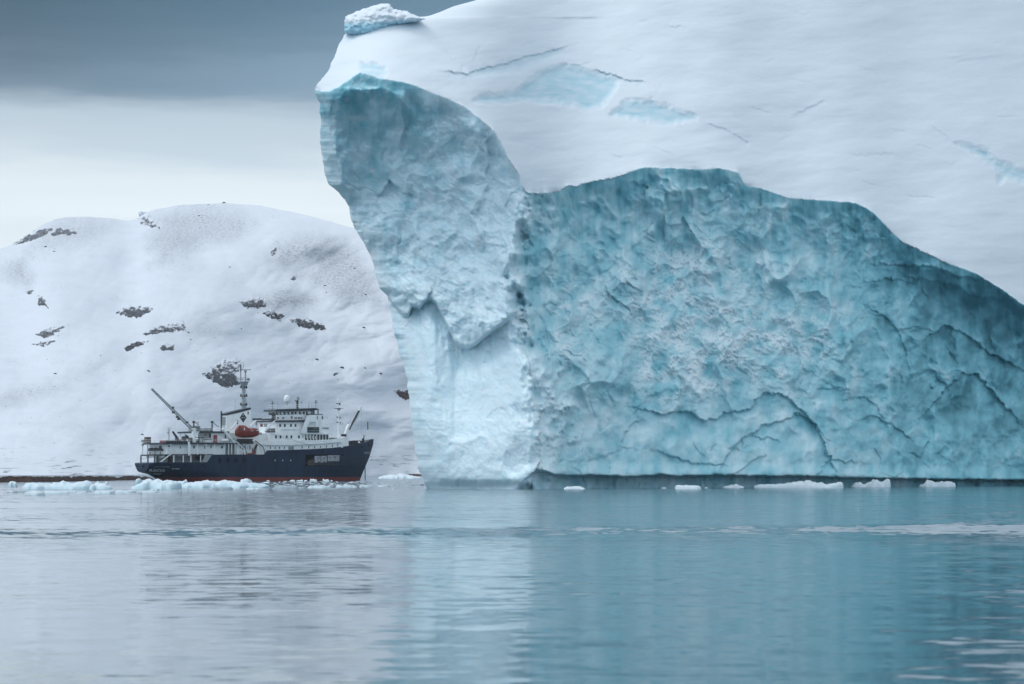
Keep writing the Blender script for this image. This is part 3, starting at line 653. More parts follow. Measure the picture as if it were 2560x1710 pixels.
fz = fz - .35*np.clip(-crk, 0, .7)  # shade in the crack grooves, put into the colour
fz = np.clip(fz, -.6, 1)
frost_p = np.array((.73, .865, .925)); frost = frost + (frost_p-frost)*(1-wr)[..., None]
ice = np.where(fz[..., None] >= 0, clear + (frost-clear)*np.clip(fz, 0, 1)[..., None], clear + (deep-clear)*np.clip(-fz/.6, 0, 1)[..., None])
white = np.clip(sst(.30, .95, fbm(U/30., V/34., 5, 131))*.75*(1-wr) + wr*sst(.40, 1.0, rough_zone*(.95+gran*.45))*.6, 0, 1)
ice = ice*(1-.8*white[..., None]) + np.array((.80, .86, .90))*.8*white[..., None]
snb = np.clip(holm*(.62+.35*fbm(U/40., V/12., 4, 135)), 0, 1) + .30*np.clip(scr*1.2, 0, 1) + .04*np.clip(fbm(U/120., V/40., 4, 139), 0, 1)
snb = np.clip(snb + .55*sst(5, 0, -dlip)*0, 0, 1)[..., None]
sn = snowc*(1-snb) + np.array((.40, .61, .70))*snb
fm = sst(-1.2, 1.6, dlip)[..., None]
# the arris between pillar and snow is powdered white
pow_ = (sst(26, 4, np.abs(dlip))*sst(1150, 1200, U)*sst(1320, 1300, U)*sst(-.3, .4, fbm(U/14., V/14., 3, 141)))[..., None]
ice = ice*(1-.8*pow_) + snowc*.8*pow_
C = sn*(1-fm) + ice*fm

X3, Y3, Z3 = ray(U, V, Y)
Pf = np.stack([X3, Y3, Z3], -1)
Pf[-1, :, 2] = np.minimum(Pf[-1, :, 2], -2.0)

root_berg = empty('iceberg', (13.0, 505.0, 0.0)); org = np.array((13.0, 505.0, 0.0))
tag(root_berg, 'huge blue white iceberg with overhanging prow and teal broken cliff right of the ship', 'iceberg')
M_snow = material('berg_snow', rough=.9, spec=.08, tint=True, bump=(.5, .25, .18))
M_ice = material('berg_ice', rough=.42, spec=.35, tint=True, bump=(1.5, .25, .32))
for mm, wt, rad in ((M_ice, .30, (.35, .9, 1.3)),):
    b = mm.node_tree.nodes['Principled BSDF']; b.inputs['Subsurface Weight'].default_value = wt; b.inputs['Subsurface Radius'].default_value = rad; b.inputs['Subsurface Scale'].default_value = .8
fidx = np.arange(nv*nu).reshape(nv, nu)
quads = np.stack([fidx[:-1, :-1], fidx[1:, :-1], fidx[1:, 1:], fidx[:-1, 1:]], -1).reshape(-1, 4)
def fc4(a): return ((a[:-1, :-1]+a[1:, 1:]+a[1:, :-1]+a[:-1, 1:])*.25).reshape(-1)
isface = fc4(dlip) > 0; right = fc4(U-Rg) > 14; isnot = right & (fc4(V-No) > 1.5)
def part(name, sel, mat):
    f = quads[sel]; used = np.unique(f); rm = np.full(nv*nu, -1); rm[used] = np.arange(len(used))
    return link_mesh(name, Pf.reshape(-1, 3)[used]-org, rm[f], mat, root_berg, True, C.reshape(-1, 3)[used])
part('snow_cap', ~isface, M_snow)
part('ice_prow', isface & ~right, M_ice)
part('ice_cliff', isface & right & ~isnot, M_ice)
part('waterline_notch', isnot, M_ice)
# far side of the berg: the rim carried back and down into the water
def back_shell():
    rim = np.concatenate([Pf[::-1, 0], Pf[0, 1:-1], Pf[:, -1]])           # left edge upward, crest, right edge downward
    rows_ = [rim]; nR = len(rim)
    cxm = 20.0
    for q, (dy, sx, sz) in enumerate(((4, .95, .995), (18, .76, .97), (50, .52, .88), (90, .30, .66), (120, .16, .32), (130, .12, -.05))):
        p = rim.copy(); p[:, 1] = np.maximum(p[:, 1], 470) + dy + 4*pn(np.linspace(0, 30, nR), np.full(nR, q*1.7), 7)*(q > 0)
        p[:, 0] = cxm + (p[:, 0]-cxm)*sx; p[:, 2] = np.where(p[:, 2] > 0, p[:, 2]*sz, p[:, 2]); rows_.append(p)
    rows_[-1][:, 2] = -2.5
    a = np.stack(rows_); k, n = a.shape[:2]; ii = np.arange(k*n).reshape(k, n)
    f = np.stack([ii[:-1, :-1], ii[1:, :-1], ii[1:, 1:], ii[:-1, 1:]], -1).reshape(-1, 4)
    cols = np.tile(snowc, (k*n, 1)); edge = C[::-1, 0], C[0, 1:-1], C[:, -1]; cols[:n] = np.concatenate(edge)
    return link_mesh('far_side', a.reshape(-1, 3)-org, f[:, ::-1].copy(), M_snow, root_berg, True, cols)
back_shell()

# knob of ice standing on the top corner
def knob(name, outline, Y0, thick, colfun, parent, mat, seed=1, step=2.0):
    pts = np.asarray(outline, float); u0, v0 = pts.min(0)-4; u1, v1 = pts.max(0)+4
    Uk, Vk = np.meshgrid(np.arange(u0, u1, step), np.arange(v0, v1, step))
    sd_ = (poly_mask(pts, Uk, Vk, 60.0, seed=seed, rough=0)-.5)*60
    sd_ = sd_ + .8*fbm(Uk/9., Vk/9., 3, seed)
    ins = sd_ > -1.0
    th = thick*np.sqrt(np.clip(1-(1-np.clip(sd_, 0, 14)/14.)**2, 0, 1))
    yf = Y0 - th + .45*fbm(Uk/14., Vk/10., 4, seed+5) + 0.035*(pts[:, 1].max()-Vk); yb = Y0 + th*1.6 + 2
    vs = []; cs = []
    for yy in (yf, np.maximum(yb, yf+.05)):
        x, y, z = ray(Uk, Vk, yy); vs.append(np.stack([x, y, z], -1).reshape(-1, 3)); cs.append(colfun(Uk, Vk).reshape(-1, 3))
    n = Uk.size; ii = np.arange(n).reshape(Uk.shape); kf = ins[:-1, :-1] & ins[1:, :-1] & ins[1:, 1:] & ins[:-1, 1:]
    q = np.stack([ii[:-1, :-1], ii[1:, :-1], ii[1:, 1:], ii[:-1, 1:]], -1)[kf]
    # stitch the open rim
    cnt = {}
    for a, b, c, d in q:
        for e in ((a, b), (b, c), (c, d), (d, a)): cnt[e] = 1
    rim = [e for e in cnt if (e[1], e[0]) not in cnt]
    fs = np.concatenate([q, q[:, ::-1]+n, np.array([(b, a, a+n, b+n) for a, b in rim])])
    used = np.unique(fs); rm = np.full(2*n, -1); rm[used] = np.arange(len(used))
    return link_mesh(name, np.concatenate(vs)[used]-org, rm[fs], mat, parent, True, np.concatenate(cs)[used])
def kc(Uk, Vk):
    b = sst(50, 62, Vk+4*fbm(Uk/10., Vk/5., 3, 3)+(Uk-930)*.05)*.85 + .12*fbm(Uk/14., Vk/6., 3, 9)
    b = np.clip(b, 0, 1)[..., None]; return snowc*(1-b) + np.array((.30, .56, .68))*b
knob('ice_knob', [(861, 55), (864, 42), (880, 34), (905, 24), (935, 14), (962, 9), (975, 11), (982, 22), (1003, 26), (1020, 30), (1045, 42), (1062, 48), (1030, 56), (985, 62), (956, 72), (930, 86), (905, 90), (880, 86), (862, 80)], 474.5, 3.0, kc, root_berg, M_snow, 5)
# ------------------------------------------------------------------ floating ice
M_floe = material('floe_ice', rough=.7, spec=.2, tint=True, bump=(2.2, .15, .4))
def floe_mesh(prof, half_depth, seed, teal=.35, jag=.5, nx=None, dark_amt=.0):
    """prof: (x, top height) in metres along the length; a lump with an oval footprint"""
    prof = np.asarray(prof, float); L0, L1 = prof[0, 0], prof[-1, 0]; Lh = (L1-L0)
    nx = nx or int(np.clip(Lh*5, 16, 120)); ny = int(np.clip(nx*.45, 12, 40))
    tx = np.linspace(0, 1, nx); ty = np.linspace(-1, 1, ny)
    TX, TY = np.meshgrid(tx, ty)
    x = L0 + Lh*TX
    hw = half_depth*np.sqrt(np.clip(1-(2*TX-1)**4, .02, 1))*(1+.3*fbm(TX*5, TX*0+.3, 3, seed))
    y = TY*hw + .25*half_depth*pn(TX*3, TX*0+1.1, seed+2)
    crest = np.interp(x + .3*jag*fbm(x*.9, y*.6, 2, seed+3), prof[:, 0], prof[:, 1])
    fall = np.clip(1-np.abs(TY+.15*pn(TX*4, TX*0, seed+4))**2.6, 0, 1)**.65
    z = crest*fall*(.92+.30*jag*fbm(x*1.3, y*1.3, 3, seed+5)+.34*jag*(ridged(x*.75, y*.75, 3, seed+15)-.6)) + .05*jag*fbm(x*4, y*4, 3, seed+6)
    edge = (np.abs(TY) > .999) | (TX < 1e-6) | (TX > 1-1e-6)
    z = np.where(edge, -.25, z)
    vs = np.stack([x, y, z], -1).reshape(-1, 3); ii = np.arange(nx*ny).reshape(ny, nx)
    f = np.stack([ii[:-1, :-1], ii[:-1, 1:], ii[1:, 1:], ii[1:, :-1]], -1).reshape(-1, 4)
    H = max(prof[:, 1].max(), .05)
    k = np.clip(teal*(1.15-z/H) + .25*fbm(x*.8, y*.8, 3, seed+8), 0, 1)[..., None]
    c = np.array((.66, .73, .78))*(1-k) + np.array((.34, .55, .63))*k
    c = c*(1-dark_amt) + np.array((.10, .14, .17))*dark_amt  # blends the whole floe towards dark grey
    return vs, f, c.reshape(-1, 3)
def floe(label, pts, base, depth, seed, teal=.35, jag=.5, name='ice_floe', cat='ice floe', group='ice floes in front of the ship', dark_amt=0.0, Y=None):
    """pts: photo outline of the top edge (column,row); base: photo row of its waterline"""
    Y = Y or FOC*CAM_H/(base-HOR); cx = .5*(pts[0][0]+pts[-1][0])
    prof = [((px-cx)/FOC*Y, max(.03, .92*(base-py)/FOC*Y)) for px, py in pts]
    vs, f, c = floe_mesh(prof, depth, seed, teal, jag, dark_amt=dark_amt)
    o = link_mesh(name, vs, f, M_floe, None, True, c); o.location = ((cx-CX)/FOC*Y, Y, 0)
    tag(o, label, cat, group); return o
floe('tall rounded lump of pale ice at the far left edge of the shore', [(21, 1210), (24, 1203), (32, 1201), (40, 1203), (44, 1210)], 1217, 1.2, 1, .55, .3)
floe('long jagged pale blue floe with two peaks left of the ship\'s stern', [(56, 1220), (66, 1207), (78, 1206), (95, 1207), (120, 1207), (140, 1206), (152, 1205), (158, 1199), (170, 1206), (185, 1207), (205, 1204), (219, 1200), (229, 1208), (233, 1218)], 1223, 3.5, 2, .42, .55)
floe('flat topped floe just right of the two peaked floe', [(219, 1220), (230, 1210), (242, 1206), (250, 1207), (262, 1209), (272, 1213), (283, 1220)], 1223, 2.5, 3, .5, .5)
floe('little white crown shaped chip of ice behind the flat topped floe', [(238, 1208), (241, 1203), (245, 1201), (249, 1206)], 1212, .6, 4, .2, .8)
floe('small curled white chip of ice against the brown shore', [(256, 1209), (265, 1205), (269, 1203), (270, 1208)], 1211, .5, 5, .2, .8)
floe('upright rounded boulder of clear ice below the ship\'s counter stern', [(338, 1202), (341, 1196), (347, 1194), (352, 1196), (355, 1203)], 1209, 1.0, 6, .75, .25)
floe('big pale blue floe with a peak under the ship\'s stern name', [(325, 1220), (345, 1211), (358, 1205), (370, 1197), (376, 1196), (383, 1199), (395, 1197), (405, 1200), (420, 1199), (432, 1202), (446, 1203), (456, 1208)], 1222, 4.0, 7, .5, .5)
floe('floe with a sharp white fin in front of the dark stern quarter', [(424, 1214), (432, 1203), (440, 1201), (448, 1203), (458, 1200), (463, 1198), (468, 1204), (474, 1214)], 1219, 2.0, 8, .42, .6)
floe('longest pale floe with a low ridge in front of the dark hull', [(448, 1218), (470, 1206), (490, 1203), (510, 1200), (530, 1201), (545, 1203), (556, 1199), (575, 1200), (590, 1204), (610, 1205), (640, 1207), (660, 1209), (674, 1213)], 1220, 4.0, 9, .5, .4)
floe('rounded boulder of ice sitting at the end of the longest floe', [(599, 1206), (603, 1197), (612, 1194), (622, 1196), (630, 1201), (632, 1207)], 1213, 1.5, 10, .4, .25)
# thin dark edged floes nearest the viewer
for i, (x0, x1, t, b, lb) in enumerate([(14, 24, 1230, 1232.5, 'scrap of dark flat ice farthest left'), (30, 73, 1226, 1232, 'dark grey flat floe at the far left'), (61, 111, 1226, 1238, 'grey bottomed floe with a white hump, nearest the viewer on the left'), (90, 103, 1227, 1231, 'dark scrap of ice above the humped grey floe'),
        (106, 176, 1227, 1233, 'long thin dark edged floe below the two peaked floe'), (176, 194, 1227, 1231, 'short thin floe continuing the long thin one'), (190, 220, 1229, 1232, 'short dark edged floe left of the white flat floe'), (216, 228, 1226, 1229, 'tiny dark scrap of ice above the white flat floe'), (234, 287, 1225, 1234, 'white flat floe with a dark underside, below the flat topped floe'), (287, 342, 1224, 1231.5, 'pale ragged flat floe under the clear ice boulder'),
        (353, 396, 1227, 1231, 'thin dark edged floe below the stern name'), (374, 399, 1221, 1226, 'small dark edged plate under the stern peak floe'), (343, 355, 1233, 1235, 'dark sliver of ice alone on open water'), (155, 174, 1219, 1222, 'dark streak of ice at the foot of the two peaked floe'),
        (527, 583, 1216, 1224, 'dark bottomed flat floe left of the mast\'s reflection'), (613, 655, 1218, 1224, 'pale flat floe right of the mast\'s reflection'), (679, 748, 1211, 1222.5, 'white floe with a dark hollow right of the longest floe'), (720, 768, 1216, 1222, 'flat floe overlapping the dark hollow floe'),
        (766, 832, 1213, 1220, 'ragged flat floe amidships in the brash'), (822, 846, 1220, 1223, 'sliver of dark ice nearest the viewer amidships'), (838, 890, 1211, 1218, 'white flat floe under the ship\'s bow'), (870, 895, 1215, 1218.5, 'dark edged sliver beneath the bow'), (896, 932, 1212, 1217.5, 'thin floe just ahead of the bow'),
        (943, 976, 1211, 1216.5, 'thin dark edged floe between bow and iceberg'), (981, 1000, 1210.5, 1213, 'tiny dark floe between bow and iceberg'), (1024, 1062, 1208.5, 1213.5, 'dark flat floe touching the iceberg\'s foot'), (978, 986, 1221, 1224, 'speck of ice alone on open water beside the iceberg')]):
    pts = [(x0, b-.5)] + [(x0+(x1-x0)*q, t+(b-t)*(.35*random.random())) for q in (.15, .3, .45, .6, .75, .9)] + [(x1, b-.5)]
    floe(lb, pts, b, .028*(x1-x0)+.8, 100+i, .30, .6, dark_amt=(.62 if 'dark' in lb and 'edged' not in lb and 'underside' not in lb else .18), group='thin floes in front of the ship')
for i, (x0, x1, t, b, lb) in enumerate([(724, 738, 1196.5, 1201.5, 'small white lump of ice against the red waterline amidships'), (774, 793, 1192, 1200, 'blocky white lump of ice against the red waterline'), (806, 824, 1191.5, 1199, 'jagged white lump of ice against the red waterline toward the bow'), (760, 769, 1199, 1203, 'small round white lump between the blocky and the first lump'), (742, 758, 1205, 1209, 'low white lump in the open brash amidships'), (826, 832, 1197, 1199.5, 'tiny white lump right of the jagged lump'), (666, 674, 1200, 1203, 'tiny white lumps by the hull amidships')]):
    pts = [(x0, b-1)] + [(x0+(x1-x0)*q, t+(b-t)*(.5*random.random())) for q in (.15, .35, .5, .65, .85)] + [(x1, b-1)]
    floe(lb, pts, b, .8, 140+i, .15, .9, name='ice_lump', cat='ice lump', group='white lumps along the hull', Y=900.0)
floe('low snowy ice with a dark left end on far water left of the iceberg', [(945, 1192), (960, 1188), (975, 1185), (990, 1186), (1003, 1182), (1012, 1184), (1030, 1188), (1052, 1192)], 1195.5, 6, 170, .25, .6, Y=1300.0)
# brash
bm_ = []
for k in range(190):
    px = random.uniform(655, 1050) if random.random() < .72 else random.uniform(20, 660)
    py = random.uniform(1202, 1222) if px > 640 else random.uniform(1219, 1234)
    if px > 900: py = random.uniform(1199, 1217)
    w = random.uniform(2.0, 7.0); h = random.uniform(.5, 1.6)
    if k >= 110: px = random.uniform(655, 905); py = random.uniform(1203.5, 1214); w = random.uniform(4, 17); h = random.uniform(.5, 1.1)
    Yk = FOC*CAM_H/(py-HOR)
    if k < 12:
        pr = [(-.5, .05), (-.3, .6), (0, .5+.5*random.random()), (.25, .7), (.5, .05)]
        vs, f, c = floe_mesh([(a, b) for a, b in pr], .45, 200+k, .2, .8, nx=14); me_o = link_mesh('brash_ice', vs, f, M_floe, None, True, c); bm_.append(me_o); o = me_o
    else:
        o = bm_[k % 12].copy(); col.objects.link(o)
    o.location = ((px-CX)/FOC*Yk, Yk, 0); o.scale = (w/FOC*Yk, w/FOC*Yk*1.5, h/FOC*Yk)
    tag(o, 'small scrap of brash ice drifting with many others before the ship', 'brash ice', 'brash ice scraps')
# white growlers under the cliff
G = 'white growlers under the teal cliff'
floe('small low white growler farthest left under the cliff', [(1407, 1221), (1416, 1217), (1430, 1216), (1440, 1213.5), (1450, 1216), (1465, 1221)], 1223, 1.0, 301, .1, .6, 'growler', 'growler', G)
floe('flat white slab shaped growler, second from the left', [(1686, 1219), (1690, 1212), (1710, 1211.5), (1735, 1212.5), (1750, 1215), (1755, 1220)], 1222.5, 1.2, 302, .1, .4, 'growler', 'growler', G)
floe('small pointed white growler right of the slab shaped one', [(1806, 1216), (1820, 1214), (1838, 1209), (1850, 1213), (1861, 1217)], 1219.5, 1.0, 303, .1, .6, 'growler', 'growler', G)
floe('longest white growler with a low central peak under the cliff', [(1884, 1213), (1900, 1211), (1935, 1210), (1960, 1208), (1985, 1204), (2005, 1201), (2020, 1200), (2040, 1206), (2052, 1205), (2068, 1210), (2090, 1206), (2096, 1203), (2108, 1208), (2110, 1214)], 1219.5, 1.8, 304, .1, .5, 'growler', 'growler', G)
floe('knobbly white growler with three lumps right of the longest one', [(2125, 1214), (2136, 1206), (2146, 1205), (2158, 1209), (2172, 1207), (2184, 1200), (2194, 1201), (2205, 1206), (2218, 1199.5), (2225, 1201), (2228, 1213)], 1217.5, 1.4, 305, .1, .9, 'growler', 'growler', G)
floe('white growler with a raised left end, farthest right under the cliff', [(2296, 1213), (2308, 1210), (2318, 1200), (2326, 1199.5), (2336, 1206), (2355, 1203.5), (2372, 1203), (2388, 1208), (2390, 1214)], 1216.5, 1.4, 306, .1, .7, 'growler', 'growler', G)
floe('tiny white ice crumb left of the slab shaped growler', [(1652, 1220), (1660, 1218), (1667, 1220)], 1221, .5, 307, .1, .9, 'growler', 'growler', G)
floe('tiny white ice crumb right of the slab shaped growler', [(1760, 1219.5), (1766, 1218.5), (1772, 1219.5)], 1220.5, .5, 308, .1, .9, 'growler', 'growler', G)
# ------------------------------------------------------------------ the ship
HEAD = R(38); OY = 905.0; OX = (355-1280)/7111*OY
cF, sF = math.cos(HEAD), math.sin(HEAD)
ship = empty('expedition_ship', (OX, OY, 0), HEAD)
tag(ship, 'navy hulled expedition ship with white decks and red lifeboat, lying before the snowy hill', 'ship')
def sp(px, py, y=-7.0):
    """local length X and height Z of what the photo shows at (px,py), on the ship's lengthwise plane y"""
    a = (px-CX)/FOC
    t = (y + (0-OX)*(-sF) * -1 * -1 + 0) if False else None
    # (C + t d - O).L = y ; L = (-sin, cos)
    num = y + OX*(-sF) + OY*cF; den = a*(-sF) + cF
    t = num/den
    wx, wy = a*t, t
    return (wx-OX)*cF + (wy-OY)*sF, CAM_H - (py-HOR)/FOC*t
def SX(px, y=-7.0): return sp(px, HOR, y)[0]
def SZ(py, px=600, y=-7.0): return sp(px, py, y)[1]

m_navy = material('navy_hull_paint', base=(.004, .018, .045), rough=.45, spec=.22, noise=(.55, .45, (1, 1, .14)))
m_red = material('red_boot_topping', base=(.15, .020, .018), rough=.6, noise=(.5, .3))
m_white = material('ship_white_paint', base=(.80, .82, .83), rough=.45, spec=.4, noise=(.5, .07, (1, 1, .3)))
m_trim = material('navy_trim_paint', base=(.012, .020, .032), rough=.5)
m_glass = material('dark_window_glass', base=(.012, .018, .024), rough=.12, spec=.6)
m_grey = material('grey_ship_steel', base=(.30, .33, .35), rough=.55, noise=(1.5, .2))
m_black = material('black_opening', base=(.002, .002, .003), rough=.8, spec=.05)
m_pale = material('pale_bay_paint', base=(.27, .29, .31), rough=.6, noise=(.9, .4))
m_dark = material('dark_deck_gear', base=(.030, .034, .040), rough=.6, noise=(1.2, .3))
m_shade = material('shaded_grey_paint', base=(.26, .29, .30), rough=.6, noise=(.8, .15))  # grey fittings, and white walls with their shade put into the colour
m_orange = material('lifeboat_red', base=(.21, .024, .012), rough=.4, spec=.5, noise=(1.0, .12))
m_crate = material('dull_red_crate', base=(.22, .03, .03), rough=.6)
m_brown = material('brown_canvas', base=(.12, .09, .075), rough=.8)
m_lett = material('white_lettering', base=(.78, .80, .82), rough=.6)
m_lgrey = material('grey_lettering', base=(.36, .42, .47), rough=.6)
m_rust = material('rusty_fender', base=(.05, .042, .036), rough=.9, noise=(2.0, .4))

# --- hull
LEN = SX(934, 0)-.3
top_px = [(376, 1159, -5.0), (384, 1157.5, -6.0), (395, 1156.4, -6.6), (420, 1155.8, -7.1), (522, 1155.6, -7.2), (533, 1136.3, -7.2), (668.5, 1136.3, -7.2), (673.5, 1125.6, -7.2), (720, 1124.8, -7.2), (778, 1122.8, -7.0), (830, 1119.6, -6.0), (869, 1114.5, -4.6), (895, 1111, -3.2), (912, 1105.5, -2.0), (922, 1100, -1.2), (930, 1097.6, -.4)]
tp = np.array([sp(*q) for q in top_px]); tp[0, 0] = 0.0
def hull_top(x): return float(np.interp(x, tp[:, 0], tp[:, 1]))
XS_Z = ([-1.2, 0, 2.2, 3.0, 20], [9.5, 6.5, 3.2, 0.0, 0.0])
XE_Z = ([-1.2, 0, 3.0, 8.0, 12.5, 14.5], [LEN+q for q in (-6.4, -5.4, -4.0, -1.4, .2, .4)])
def xs(z): return float(np.interp(z, *XS_Z))
def xe(z): return float(np.interp(z, *XE_Z))
def hbw(s): return min(.3 + 6.9*(1-max(0, 1-s/.30)**2.0), 7.2)*(1-max(0, (s-.60)/.40)**1.7)
def hbd(s): return (4.6 + 1.5*(1-max(0, 1-s/.025)**2) + 1.1*(1-max(0, 1-s/.16)**2))*(1-max(0, (s-.66)/.34)**2.4)
def hb(s, z):
    w = np.clip(z/6.0, 0, 1); w = w*w*(3-2*w)
    st_ = 1-np.clip(s/.12, 0, 1)
    return float(hbw(s)*(1-w) + hbd(s)*w) if s < 1 else 0.0
def hull_y(x, z):
    s = np.clip((x-xs(z))/(xe(z)-xs(z)), 0, 1); return hb(float(s), z)
S_ = sorted(set(np.round(np.concatenate([np.linspace(0, 1, 90), [q/LEN for q in tp[:, 0]], [.005, .012, .02, .99, .995]]), 5)))
S_ = [s for s in S_ if 0 <= s <= 1]
LOW = [-1.2, -.4, .4, 1.25]; NK = 14
def hull_row(s):
    zt = hull_top(s*LEN); zs = LOW + [1.25 + (zt-1.25)*k/NK for k in range(1, NK+1)]
    return [(xs(z)+(xe(z)-xs(z))*s, hb(s, z), z) for z in zs]
rows_h = [hull_row(s) for s in S_]; nz_ = len(rows_h[0])
def hull_part(name, k0, k1, mat, cap):
    b = MB()
    for sgn in (-1, 1):
        vs = [(x, sgn*y, z) for r in rows_h for (x, y, z) in r[k0:k1+1]]; w = k1-k0+1
        fs = [(i*w+k, (i+1)*w+k, (i+1)*w+k+1, i*w+k+1) for i in range(len(S_)-1) for k in range(w-1)]
        b.add(vs, fs)
    # transom
    r0 = rows_h[0][k0:k1+1]; w = len(r0)
    b.add([(x, -y, z) for x, y, z in r0] + [(x, y, z) for x, y, z in r0], [(k, k+1, w+k+1, w+k) for k in range(w-1)])
    if cap:
        n = len(S_); vs = [(r[-1][0], -r[-1][1]+.05, r[-1][2]-.05) for r in rows_h] + [(r[-1][0], r[-1][1]-.05, r[-1][2]-.05) for r in rows_h]
        b.add(vs, [(i, i+1, n+i+1, n+i) for i in range(n-1)])
    o = b.build(name, mat, ship, smooth=True)
    bm = bmesh.new(); bm.from_mesh(o.data); bmesh.ops.remove_doubles(bm, verts=bm.verts, dist=.002); bmesh.ops.recalc_face_normals(bm, faces=bm.faces)
    for e in bm.edges:
        if len(e.link_faces) == 2 and e.calc_face_angle() > R(35): e.smooth = False
    bm.to_mesh(o.data); bm.free(); return o
hull = hull_part('hull', 3, nz_-1, m_navy, True)
hull_part('boot_topping', 0, 3, m_red, False)

def hull_hit(px, py, off):
    """point of the starboard side or transom seen at a photo pixel"""
    prev = None
    for y in np.linspace(-7.6, .2, 160):
        X, Z = sp(px, py, y); f = (-y) - (hull_y(X, Z) if X >= xs(Z) and Z > .2 else -1) if X >= xs(Z) else None
        if f is not None and prev is not None and prev > 0 >= f: return (X, y-off, Z)
        if f is not None and prev is None and f <= 0: break
        prev = f if f is not None else prev
    a = (px-CX)/FOC; X = 0.0
    for _ in range(6):
        y = (OX + X*cF - a*(OY + X*sF))/(sF + a*cF); Yd = OY + X*sF + y*cF; Z = CAM_H-(py-HOR)/FOC*Yd; X = xs(Z)-off
    return (X, y, Z)
def hull_text(name, body, px0, px1, py_base, size_px, mat, y=-6.5, parent=hull):
    cu = bpy.data.curves.new('lettering', 'FONT'); cu.body = body; cu.size = 1.0; cu.resolution_u = 3
    ob = bpy.data.objects.new('lettering', cu); col.objects.link(ob)
    dg = bpy.context.evaluated_depsgraph_get(); dg.update()
    me = bpy.data.meshes.new_from_object(ob.evaluated_get(dg)); bpy.data.objects.remove(ob); bpy.data.curves.remove(cu)
    bm = bmesh.new(); bm.from_mesh(me); bmesh.ops.triangulate(bm, faces=bm.faces)
    bmesh.ops.subdivide_edges(bm, edges=[e for e in bm.edges if e.calc_length() > .25], cuts=2)
    xa = [v.co.x for v in bm.verts]; ya = [v.co.y for v in bm.verts]; w = max(xa)-min(xa); h = max(ya)
    for v in bm.verts:
        px = px0 + (v.co.x-min(xa))/w*(px1-px0); py = py_base - v.co.y/h*size_px
        v.co = hull_hit(px, py, .10)
    bm.to_mesh(me); bm.free(); me.name = name; me.materials.append(mat)
    o = bpy.data.objects.new(name, me); col.objects.link(o); o.parent = parent; return o
hull_text('ship_name', 'PLANCIUS', 373.5, 411.5, 1180, 7.0, m_lett)
hull_text('port_name', 'Vlissingen', 382.5, 403.5, 1186.5, 4.6, m_lett)
hull_text('registry_number', 'IMO 7432044', 429.5, 448, 1173.2, 2.6, m_lett)
hull_text('bow_name', 'PLANCIUS', 910, 924, 1135, 6.0, m_lgrey, y=-2)

def hull_patch(name, px0, px1, py0, py1, mat, parent=hull, off=.03, y=-7.0, n=6):
    """a plate lying on the hull side"""
    vs = []
    for j in (0, 1):
        for i in range(n+1):
            px = px0+(px1-px0)*i/n; py = py1 if j == 0 else py0; yy = y
            for _ in range(4):
                X, Z = sp(px, py, yy); yy = -hull_y(X, Z)-off
            vs.append((X, yy, Z))
    b = MB(); b.add(vs + [(x, y_+.12, z) for x, y_, z in vs], [(i, i+1, n+2+i, n+1+i) for i in range(n)] + [(0, n+1, 3*n+3, 2*n+2), (n, 3*n+2, 4*n+3, 2*n+1)] + [(n+1+i, n+2+i, 3*n+4+i, 3*n+3+i) for i in range(n)] + [(i+1, i, 2*n+2+i, 2*n+3+i) for i in range(n)])
    return b.build(name, mat, parent)
for px in (547.2, 551.3, 568.5, 572.5, 587.6, 592.6, 608.5, 613.0): hull_patch('hull_window', px-1.1, px+1.1, 1144.5, 1157, m_black, n=1)
m_light = material('pale_port_glass', base=(.75, .78, .76), rough=.3)  # pale glass colour for ports, curtains and blinds
for px in (688, 707, 727): hull_patch('porthole', px-.8, px+.8, 1149.6, 1152.4, m_light, n=1)
for px in (638, 655, 737, 755, 770.5, 785, 801, 811, 827, 843, 480, 505): hull_patch('porthole', px-.8, px+.8, 1176.3, 1179.3, m_black, n=1)
for px, py in ((358, 1166), (374, 1170), (425.5, 1163), (464, 1162), (508, 1162), (905, 1117), (922, 1112)): hull_patch('fairlead', px-1.6, px+1.6, py-2, py+2, m_black, n=1)
hull_patch('faded_stripe', 386, 425, 1166.8, 1167.6, m_lgrey, n=8); hull_patch('faded_stripe', 340, 354, 1169, 1170, m_lgrey, n=3)
# rubbing strake and knuckle on the bow
def hull_line(name, pts, r, mat):
    P = []
    for px, py in pts:
        yy = -6.0
        for _ in range(4):
            X, Z = sp(px, py, yy); yy = -hull_y(X, Z)-.01
        P.append((X, yy, Z))
    return MB().tube(P, r, 5).build(name, mat, hull)
hull_line('rubbing_strake', [(790, 1168), (815, 1166), (835, 1164), (860, 1161), (885, 1157), (905, 1152.5), (914, 1149)], .10, m_navy)
# side platform recess with white rescue-boat bay
bay = hull_patch('side_bay', 764, 860, 1136.5, 1165, m_black, off=.02)
hull_patch('bay_panel', 787, 802, 1140, 1157, m_pale, bay, .09, n=2); hull_patch('bay_panel', 803.5, 817, 1139.5, 1156.5, m_pale, bay, .09, n=2); hull_patch('bay_panel', 819.5, 848.5, 1138, 1153, m_pale, bay, .09, n=3)
for px, py in ((794.5, 1146), (811, 1146), (825, 1144), (838, 1143)): hull_patch('bay_fitting', px-.9, px+.9, py-2.4, py+2.4, m_dark, bay, .13, n=1)
for px in (797, 811, 824, 832): hull_patch('bay_fitting', px-2.8, px+2.8, 1154, 1157.5, m_dark, bay, .13, n=1)
hull_patch('rusty_ledge', 786, 845, 1159, 1161.5, m_rust, bay, .12); hull_patch('rusty_ledge', 770, 787, 1150, 1164, m_rust, bay, .06, n=2)
hull_line('hanging_rope', [(782, 1155), (783, 1168), (785, 1173)], .06, m_rust); hull_line('hanging_rope', [(842, 1152), (841, 1165), (843, 1171)], .06, m_rust)

